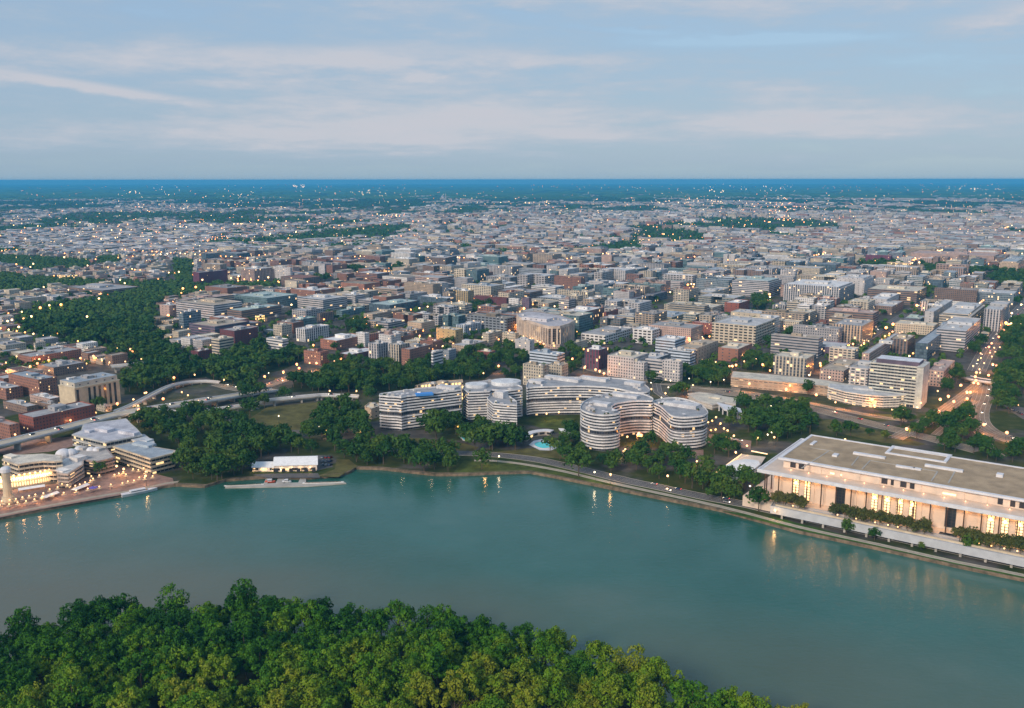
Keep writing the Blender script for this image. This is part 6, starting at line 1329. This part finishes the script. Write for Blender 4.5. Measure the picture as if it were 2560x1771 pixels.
# ------------------------------------------------------------ lamps
def lamp_meshes(r, mat, hgt):
    a = MB(); a.tube((0, 0, 0), (0, 0, hgt), .13, .08, 6); a.tube((0, 0, hgt-.3), (1.0, 0, hgt), .06, .05, 5)
    b = MB(); b.ball((1.0, 0, hgt+.1), r, (1, 1, 1), 0, 8, 5); return a.mesh('pole', M['dark']), b.mesh('globe', mat)
LM = {('o', 0): lamp_meshes(1.45, M['orange'], 9), ('w', 0): lamp_meshes(.9, M['warm'], 7.5), ('c', 0): lamp_meshes(.65, M['cool'], 7.5),
      ('o', 1): lamp_meshes(2.1, M['far_orange'], 11), ('w', 1): lamp_meshes(1.5, M['far_warm'], 11), ('c', 1): lamp_meshes(1.3, M['far_warm'], 11)}
CN = {'o': 'orange', 'w': 'warm yellow', 'c': 'white'}
LAMPS = {
 'T0': ('in the quarter left of the wooded valley', 'o185,110 w375,105 w725,30 w1115,500 o695,570 w550,578 o460,605 o265,735 w350,705 w80,760 w130,745 w985,708 w1355,290 w1405,330 w2015,200 o2065,385 o2205,370 o2230,250 w2280,285 o1890,695 w1915,560 w1925,915 w2130,885 w190,1130 w75,1200 o385,1185 o435,1180 o430,1225 o335,1262 w190,1285 o80,1300 w560,1290 o540,1190 w800,1175 o915,1165 o1060,1130 w1135,1120 w975,1215 o1460,1065 o1500,1090 w1240,1200 w1415,1190 w1590,1165 w1775,1145 o1950,1390 w2200,1340 w1540,1430 w1630,1545 w2050,1535 w205,825 c970,1045'),
 'T1': ('among the blocks above the freeway interchange', 'o30,260 w380,245 o375,300 w385,360 w40,930 w55,1005 w385,1035 w435,1030 w270,1150 w640,1230 c720,1320 o680,1375 o875,1325 o1040,1235 o1055,1285 w1190,1305 o1265,1225 w1170,1210 w205,1400 c875,1410 o1525,1175 w1670,1220 w1950,1210 c1895,1410 w1395,1525 w1700,1530 w1450,1190 o1230,1020 o2015,915 w715,265 o1090,60 w1870,175 w1670,730 w970,575'),
 'L0': ('along the freeway and the quay on the left', 'w1635,100 w1495,175 o1840,190 o1315,245 w1550,245 w1075,330 o1565,315 w805,410 w1470,375 w1110,430 w180,570 w455,575 w2150,205 w2245,195 w2110,130 w1315,935 w1405,960 w1640,1045'),
 'L1': ('round the park road above the boathouse', 'c45,375 c205,390 c250,390 c190,455 c350,490 c830,370 w1170,455 c1300,485 w1375,535 w1540,410 w1720,440 w1760,440 w1755,480 w1750,550 c525,540 c245,705 c145,640 c2230,740'),
 'L2': ('between the river and the curved buildings', 'c245,935 c435,950 w830,965 c990,960 w555,620 c2095,1140 w2265,1170 w1530,480 w1680,460'),
 'L3': ('among the trees right of the round tower', 'c400,130 w410,200 c600,180 c640,105 c835,85 w885,160 o820,210 w580,250 c530,300 w1205,30 c1235,100 c1085,120 o1985,180 c1550,350 c1770,395 w1150,660 w1265,740 w1330,730 w1080,670 w1110,560 w1060,580 w1130,520 w1180,590 w1260,670 w1240,650 w1600,755 c1730,720 c1775,695 w1805,745 w1480,840 w1375,915 w610,1185 w850,1090 w940,1020 w960,1040 w1020,990 w130,740 o270,720 o310,745 o250,740 w110,880 w90,905 c1540,1300 w1830,1405 c310,1270 w445,1300 c660,1385'),
 'T2': ('on the streets round the columned hotel', 'o110,915 o220,920 o1205,800 w1885,860 o1475,995 o1500,1010 o1840,1180 w1970,1250 o1960,1280 o2090,1300 o2180,1345 o2130,1320 o1010,1260 w830,1325 c1140,1090 w720,1045 w490,700 w1020,655 w1080,705 w1160,670 o1285,620 w985,485 w925,525 w340,380 w1290,850 w1360,885 w1440,920'),
 'T3': ('on the streets in the middle right of the town', 'o820,350 o820,385 w860,320 w895,345 w1035,345 w1125,340 w1300,320 o1740,460 w1755,490 o850,810 w820,850 w855,875 o850,925 c995,920 o200,1120 w1070,1185 w1145,1205 o1290,1270 o1365,1250 o1330,1262 w1470,1115 w1520,1100 w1460,1195 w1585,1170 o1665,1245 w2095,830 w1800,690 w715,105 w600,215'),
 'T4': ('along the two lamp-lit avenues on the right', 'o1060,70 o1130,50 w1125,100 o1430,85 o1970,80 w2000,40 c1500,150 w800,215 c870,225 w1365,440 o1100,590 o820,805 o750,845 o820,875 o740,925 o790,900 w620,885 w500,845 w515,965 w555,970 w465,1015 o495,1005 o385,1015 w420,1050 w710,950 w900,880 w990,925 w2170,680 w2265,580 o2090,790 o2120,810 w2165,800 w2255,810 o2070,860 o2040,900 o2010,935 o1940,1010 o1900,1050 w1960,1045 w2025,1040 w1990,1095 w1930,1100 w1825,1110 w1950,1145 w1810,1160 w1795,1185 w1865,1220 w1735,1250 w1810,1290 w1800,1325 w1575,1330 o2090,1310 o2070,1290 o1990,1260 o1950,1250 o1750,1430 o10,1235 o20,1260 w385,1410 w420,1415'),
 'L4': ('round the bow-fronted range and the expressway', 'w175,355 w815,440 w890,440 w950,440 w1100,410 w1140,260 w1180,225 w1325,225 o1360,340 w2200,375 w2250,385 w300,775 o600,330 o1450,300 o1600,180'),
}
OCF = Occ()
for p in FOOT: OCF.add(offset(p, -4.5) if abs(area(p)) > 120 else p)
def lamp_or_fill_light(t, c):
    e, col = {'o': (4800, (1, .33, .06)), 'w': (1100, (1, .55, .2)), 'c': (600, (1, .8, .5))}[c]
    l = LL.get(c)
    if not l: l = bpy.data.lights.new('lamp_or_fill_light', 'POINT'); l.energy = e; l.color = col; l.specular_factor = .35; l.shadow_soft_size = .5; LL[c] = l
    o = bpy.data.objects.new('lamp_or_fill_light', l); COL.objects.link(o); o.parent = t; o.location = (1.0, 0, 5.9 if c != 'o' else 6.9)
LL = {}; FARL = []
nl = 0
for p, (where, s) in LAMPS.items():
    for it in s.split():
        c = it[0]; x, y = [float(v) for v in it[1:].split(',')]; X, Y = g(*pn(p, x, y), 9)
        # a lamp stands in the street: step it towards the viewer until it is clear of any wall
        for _ in range(14):
            if OCF.hit(X, Y): X *= .994; Y *= .994
        if Y < shore_y(X)+2: continue
        if Y > 1950: FARL.append((X, Y, c)); continue
        f = 1 if Y > 1350 else 0
        t = thing('street_lamp', f'{CN[c]} street lamp {where}', 'street lamp', (X, Y, GZ), f'{CN[c]} street lamps {where}', local=True); t.rotation_euler.z = R.uniform(0, 6.28)
        if p == 'L1' and y < 130: pass
        a, b = LM[(c, f)]; link('pole', a, t); link('globe', b, t); nl += 1
        if Y < 1900: lamp_or_fill_light(t, c)
print('lamps', nl)
def lamp_row(line, step, off, c, where):
    global nl
    acc = 0
    for i in range(len(line)-1):
        acc += math.dist(line[i], line[i+1])
        if acc < step: continue
        acc = 0; a, b = line[i], line[i+1]; d = Vector((b[0]-a[0], b[1]-a[1])).normalized(); X, Y = a[0]-d.y*off, a[1]+d.x*off
        t = thing('street_lamp', f'{CN[c]} street lamp {where}', 'street lamp', (X, Y, GZ), f'{CN[c]} street lamps {where}', local=True); t.rotation_euler.z = math.atan2(d.x, -d.y)+(math.pi if off > 0 else 0)
        p_, g_ = LM[(c, 0)]; link('pole', p_, t); link('globe', g_, t); lamp_or_fill_light(t, c); nl += 1
lamp_row(EX2, 26, 6, 'o', 'beside the raised side of the expressway'); lamp_row(EX4, 24, -12, 'o', 'down the curving expressway at the right'); lamp_row(EX3, 30, 8, 'o', 'beside the straight branch of the expressway')
for k, (u0) in enumerate((60, 72, 84, 92, 98, 138, 145, 152, 159, 166, 173, 30)):
    x, y = hl(u0, -10.2); t = thing('terrace_lamp', 'short globe lamp on the marble hall terrace parapet', 'lamp', (x, y, 9.4), 'globe lamps on the terrace parapet', local=True); m = MB(); m.tube((0, 0, 0), (0, 0, 2.2), .08, .06); link('post', m.mesh('post', M['dark']), t); m = MB(); m.ball((0, 0, 2.5), .5, (1,)*3, 0, 8, 5); link('globe', m.mesh('globe', M['warm']), t)
# ------------------------------------------------------------ quay: parasols with added glow balls
def parasol_mesh(mat):
    m = MB(); n = 8; rim = [(1.9*math.cos(i*.785), 1.9*math.sin(i*.785), 2.5) for i in range(n)]
    for i in range(n): m.face([rim[i], rim[(i+1) % n], (0, 0, 3.4)]); m.face([rim[(i+1) % n], rim[i], (0, 0, 3.2)])
    return m.mesh('canopy', mat)
PC, PP = parasol_mesh(plain('cream_canvas', (.50, .38, .24), .8)), MB(); PP.tube((0, 0, 0), (0, 0, 3.5), .05, .05, 5); PP = PP.mesh('pole', M['dark'])
LN = MB(); LN.ball((0, 0, 3.95), .55, (1,)*3, 0, 8, 5, .9); LN = LN.mesh('added_glow', M['warm']); PB = parasol_mesh(plain('violet_canvas', (.12, .10, .40), .7))  # glowing ball added on top so each parasol looks lit
rowA = [(0, 1420), (105, 1410), (200, 1390), (295, 1375), (390, 1355), (480, 1325), (585, 1300), (720, 1280), (860, 1255), (990, 1232), (1120, 1210), (1250, 1185), (1380, 1170), (1440, 1150), (1510, 1140), (1570, 1105), (1630, 1110), (1720, 1090)]
rowB = [(20, 1375), (110, 1362), (180, 1350), (255, 1332), (330, 1315), (400, 1300), (490, 1285), (560, 1240), (650, 1215), (700, 1180), (660, 1150), (760, 1190), (850, 1200), (900, 1185), (960, 1160), (1020, 1140), (1050, 1120), (1290, 1075), (1340, 1060), (1390, 1040), (1500, 1010), (1560, 1020), (1620, 1000), (1640, 1040), (1420, 1070), (740, 1120), (1030, 1090), (1120, 1080)]
for nm, row in (('outer', rowA), ('inner', rowB)):
    for x, y in row:
        t = thing('parasol', f'cream parasol topped by an added glowing ball in the {nm} row along the quay', 'parasol', (*g(*pn('L0', x, y)), GZ+.1), f'parasols in the {nm} row along the quay', local=True); t.rotation_euler.z = R.uniform(0, 1)
        link('canopy', PC, t); link('pole', PP, t); link('added_glow', LN, t)
t = thing('parasol', 'single violet parasol on the quay', 'parasol', (*g(*pn('L0', 1050, 1212)), GZ+.1), local=True); link('canopy', PB, t); link('pole', PP, t); t.scale = (1.8, 1.8, 1.3)
# lanterns over the pavilion roof behind the left block
# ------------------------------------------------------------ vehicles
def car_parts():
    b = MB(); P = [(-2.2, .35), (-2.2, .95), (-1.9, 1.0), (1.2, .98), (2.15, .8), (2.2, .35)]
    for i in range(len(P)):
        (x0, z0), (x1, z1) = P[i], P[(i+1) % len(P)]; b.face([(x0, .9, z0), (x1, .9, z1), (x1, -.9, z1), (x0, -.9, z0)])
    b.face([(x, -.9, z) for x, z in P][::-1]); b.face([(x, .9, z) for x, z in P])
    c = MB(); Q = [(-1.8, .99), (-1.2, 1.46), (.35, 1.46), (1.1, .99)]; T = .72
    for i in range(3): (x0, z0), (x1, z1) = Q[i], Q[i+1]; w0, w1 = (.86 if z0 < 1.2 else T), (.86 if z1 < 1.2 else T); c.face([(x0, w0, z0), (x1, w1, z1), (x1, -w1, z1), (x0, -w0, z0)])
    for s in (-1, 1): c.face([(-1.8, s*.86, .99), (-1.2, s*T, 1.46), (.35, s*T, 1.46), (1.1, s*.86, .99)])
    w = []
    for x in (-1.35, 1.4):
        for s in (-1, 1): m = MB(); m.tube((x, s*.72, .34), (x, s*.93, .34), .34, .34, 10); m.face([(x+.34*math.cos(a*.628), s*.72, .34+.34*math.sin(a*.628)) for a in range(10)]); w.append(m.mesh('wheel', M['tyre']))
    hd, tl = [], []
    for s in (-.6, .6): m = MB(); m.box(2.2, s, .55, .12, .36, .24, 0); hd.append(m.mesh('headlight', M['head'])); m = MB(); m.box(-2.22, s, .6, .1, .36, .24, 0); tl.append(m.mesh('tail_light', M['redlamp']))
    return b, c.mesh('window', M['glass']), w, hd, tl
CB, CW, CWH, CH, CT = car_parts()
CARC = {'white': (.7, .7, .7), 'silver': (.4, .41, .43), 'black': (.02, .02, .025), 'red': (.4, .03, .02), 'dark blue': (.03, .06, .16), 'grey': (.16, .16, .17)}
CBM = {k: CB.mesh('body', plain(k.replace(' ', '_')+'_paint', v, .3, None, 0, .3, .6)) for k, v in CARC.items()}
def car(x, y, z, ang, where, lit=True, s=1.):
    k = R.choice(list(CARC)); t = thing('car', f'{k} car {where}', 'car', (x, y, z), f'{k} cars {where}', local=True); t.rotation_euler.z = ang; t.scale = (s, s, s)
    for nm, me in [('body', CBM[k]), ('window', CW)]+[('wheel', w) for w in CWH]+([('headlight', h) for h in CH]+[('tail_light', h) for h in CT] if lit else []): link(nm, me, t)
def along(line, n, off, where, zf=lambda i: GZ+.3, a=0., b=1., rev=False):
    L = [0]
    for i in range(len(line)-1): L.append(L[-1]+math.dist(line[i], line[i+1]))
    for k in range(n):
        d = L[-1]*(a+(b-a)*(k+R.uniform(.2, .8))/n); i = max(j for j in range(len(L)-1) if L[j] <= d); f = (d-L[i])/(L[i+1]-L[i]); p, q = line[i], line[i+1]; an = math.atan2(q[1]-p[1], q[0]-p[0])
        x = p[0]+(q[0]-p[0])*f-math.sin(an)*off; y = p[1]+(q[1]-p[1])*f+math.cos(an)*off; car(x, y, zf(i+f), an+(math.pi if rev else 0), where)
along(PKW, 16, 2.5, 'queueing on the park road above the boathouse', a=.42, b=.88, rev=True); along(PKW, 9, -2.5, 'on the far side of the park road', a=.2, b=.9)
along(RIV, 9, 3.5, 'on the riverside parkway', a=.45, b=1, rev=True); along(RIV, 6, -3.5, 'on the near side of the riverside parkway', a=.5, b=.98)
along(FW[0], 8, 3, 'on the elevated freeway', lambda v: FW[1][int(v)]+.05, .05, .95, True); along(FW[0], 6, -3, 'on the near lanes of the elevated freeway', lambda v: FW[1][int(v)]+.05, .05, .95)
along(RB[0], 5, 0, 'on the lower ramp', lambda v: RB[1][int(v)]+.05, .2, .95, True); along(EXW, 9, 4, 'on the expressway behind the marble hall', a=.1, b=.95, rev=True); along(EX4, 6, 4, 'on the curving expressway at the right edge', a=.1, b=.9)
along(STB, 14, 3, 'on the lamp-lit avenue at the right edge', rev=True); along(STB, 10, -4, 'on the near lanes of the avenue at the right edge'); along(STA, 12, 2, 'on the shorter glowing avenue', rev=True); along(INT, 12, 3, 'at the freeway interchange', a=.05, b=.95)
for k in range(9): x, y = g(*pn('L1', 1330+(k % 3)*40, 835+(k//3)*42)); car(x, y, GZ+.35, 1.2, 'parked beside the boathouse', False)
for k in range(10): x, y = g(*pn('L3', 1150+(k % 5)*65, 735+(k//5)*45+(k % 5)*12)); car(x, y, GZ+.35, -.6, 'on the paved forecourt right of the round tower', k % 2 == 0)
for k in range(8): x, y = g(*pn('L4', 2130+k*22, 420+k*10)); car(x, y, GZ+.35, .9, 'parked at the right edge', False)
# ------------------------------------------------------------ lights far over the town, and a domed church
OCB = Occ()
for p in BLOCK: OCB.add(p)
def far_lights():
    rnd = random.Random(9); mo, mw = MB(), MB()
    def dot(sx, sy, m, k=1.):
        x, y = g(sx, sy, 14); r = y/F*.8*k; m.ball((x, y, 14+r), r, (1,)*3, 0, 5, 3)
    for _ in range(1500):
        sx = 2560*rnd.random()**.8; sy = 462+rnd.random()**1.2*190; dot(sx, sy, mo if rnd.random() < .35 else mw, rnd.uniform(.5, 1.1))
    for X, Y, c in FARL: (mo if c == 'o' else mw).ball((X, Y, 14), Y/F*1.9, (1,)*3, 0, 6, 4)
    # lamps strung along the streets of the town grid
    for a in range(-60, 80):
        for b_ in range(-60, 900):
            for u, v, on in (((a+.5)*90, b_*23., a % 3 == 0), (b_*23.-4000, (a+.5)*68, a % 5 == 0)):
                if not on or rnd.random() < .35: continue
                if (rnd.random() < .9) if v*VV[1]+u*UU[1] > 3300 else False: continue
                x, y = UU[0]*u+VV[0]*v, UU[1]*u+VV[1]*v
                if not 1000 < y < 5200 or abs(x) > .62*y: continue
                if y < 3300 and (not inside((x, y), TOWN) or OCF.hit(x, y)) or OCB.hit(x, y): continue
                if y < shore_y(x)+200: continue
                r = .75+y*.00038; (mo if rnd.random() < .7 else mw).ball((x, y, 9 if y < 2500 else 16), r, (1,)*3, 0, 5, 3)
    for cx, cy_, n, w, h, o in ((537, 597, 16, 34, 6, 1), (738, 465, 14, 5, 4, 0), (756, 465, 14, 5, 4, 0), (970, 540, 14, 40, 5, 1), (1350, 510, 8, 40, 4, 0), (1720, 505, 22, 90, 7, 0), (1950, 520, 30, 70, 12, 1), (1970, 548, 16, 40, 6, 1), (2065, 582, 10, 50, 6, 1), (2230, 560, 12, 90, 10, 1), (2440, 475, 12, 60, 2, 0), (2485, 463, 4, 8, 2, 0), (330, 480, 7, 25, 4, 0), (920, 480, 12, 50, 5, 0), (1860, 475, 18, 120, 8, 0), (2110, 545, 12, 60, 5, 1), (2000, 640, 10, 60, 14, 1), (2150, 650, 18, 110, 10, 1), (640, 650, 8, 60, 8, 1), (1180, 545, 8, 60, 6, 0), (1560, 600, 8, 80, 10, 1), (1290, 690, 8, 60, 10, 0)):
        for _ in range(n): dot(cx+rnd.uniform(-w, w), cy_+rnd.uniform(-h, h), mo if o and rnd.random() < .75 else mw, rnd.uniform(.7, 1.5))
    kind(mo.build('distant_orange_lights', M['far_orange']), 'stuff'); kind(mw.build('distant_white_lights', M['far_warm']), 'stuff')
far_lights()
x, y = g(1108, 500, 2); t = thing('basilica', 'tiny domed church with a slim tower far off near the skyline', 'church', (x, y, GZ)); m = MB(); m.box(x, y, GZ, 70, 40, 26, .3, (.4, .36, .33)); m.build('nave', ROOF, t); m = MB(); m.tube((x-6, y, 26), (x-6, y, 40), 16, 15, 12); m.ball((x-6, y, 40), 15, (.3, .3, .4), 0, 12, 8); m.build('dome_shell', ROOF, t); m = MB(); m.box(x+30, y-10, GZ, 9, 9, 62, .3, (.42, .38, .35)); m.tube((x+30, y-10, 64), (x+30, y-10, 78), 5, .3, 6); m.build('bell_tower', ROOF, t)
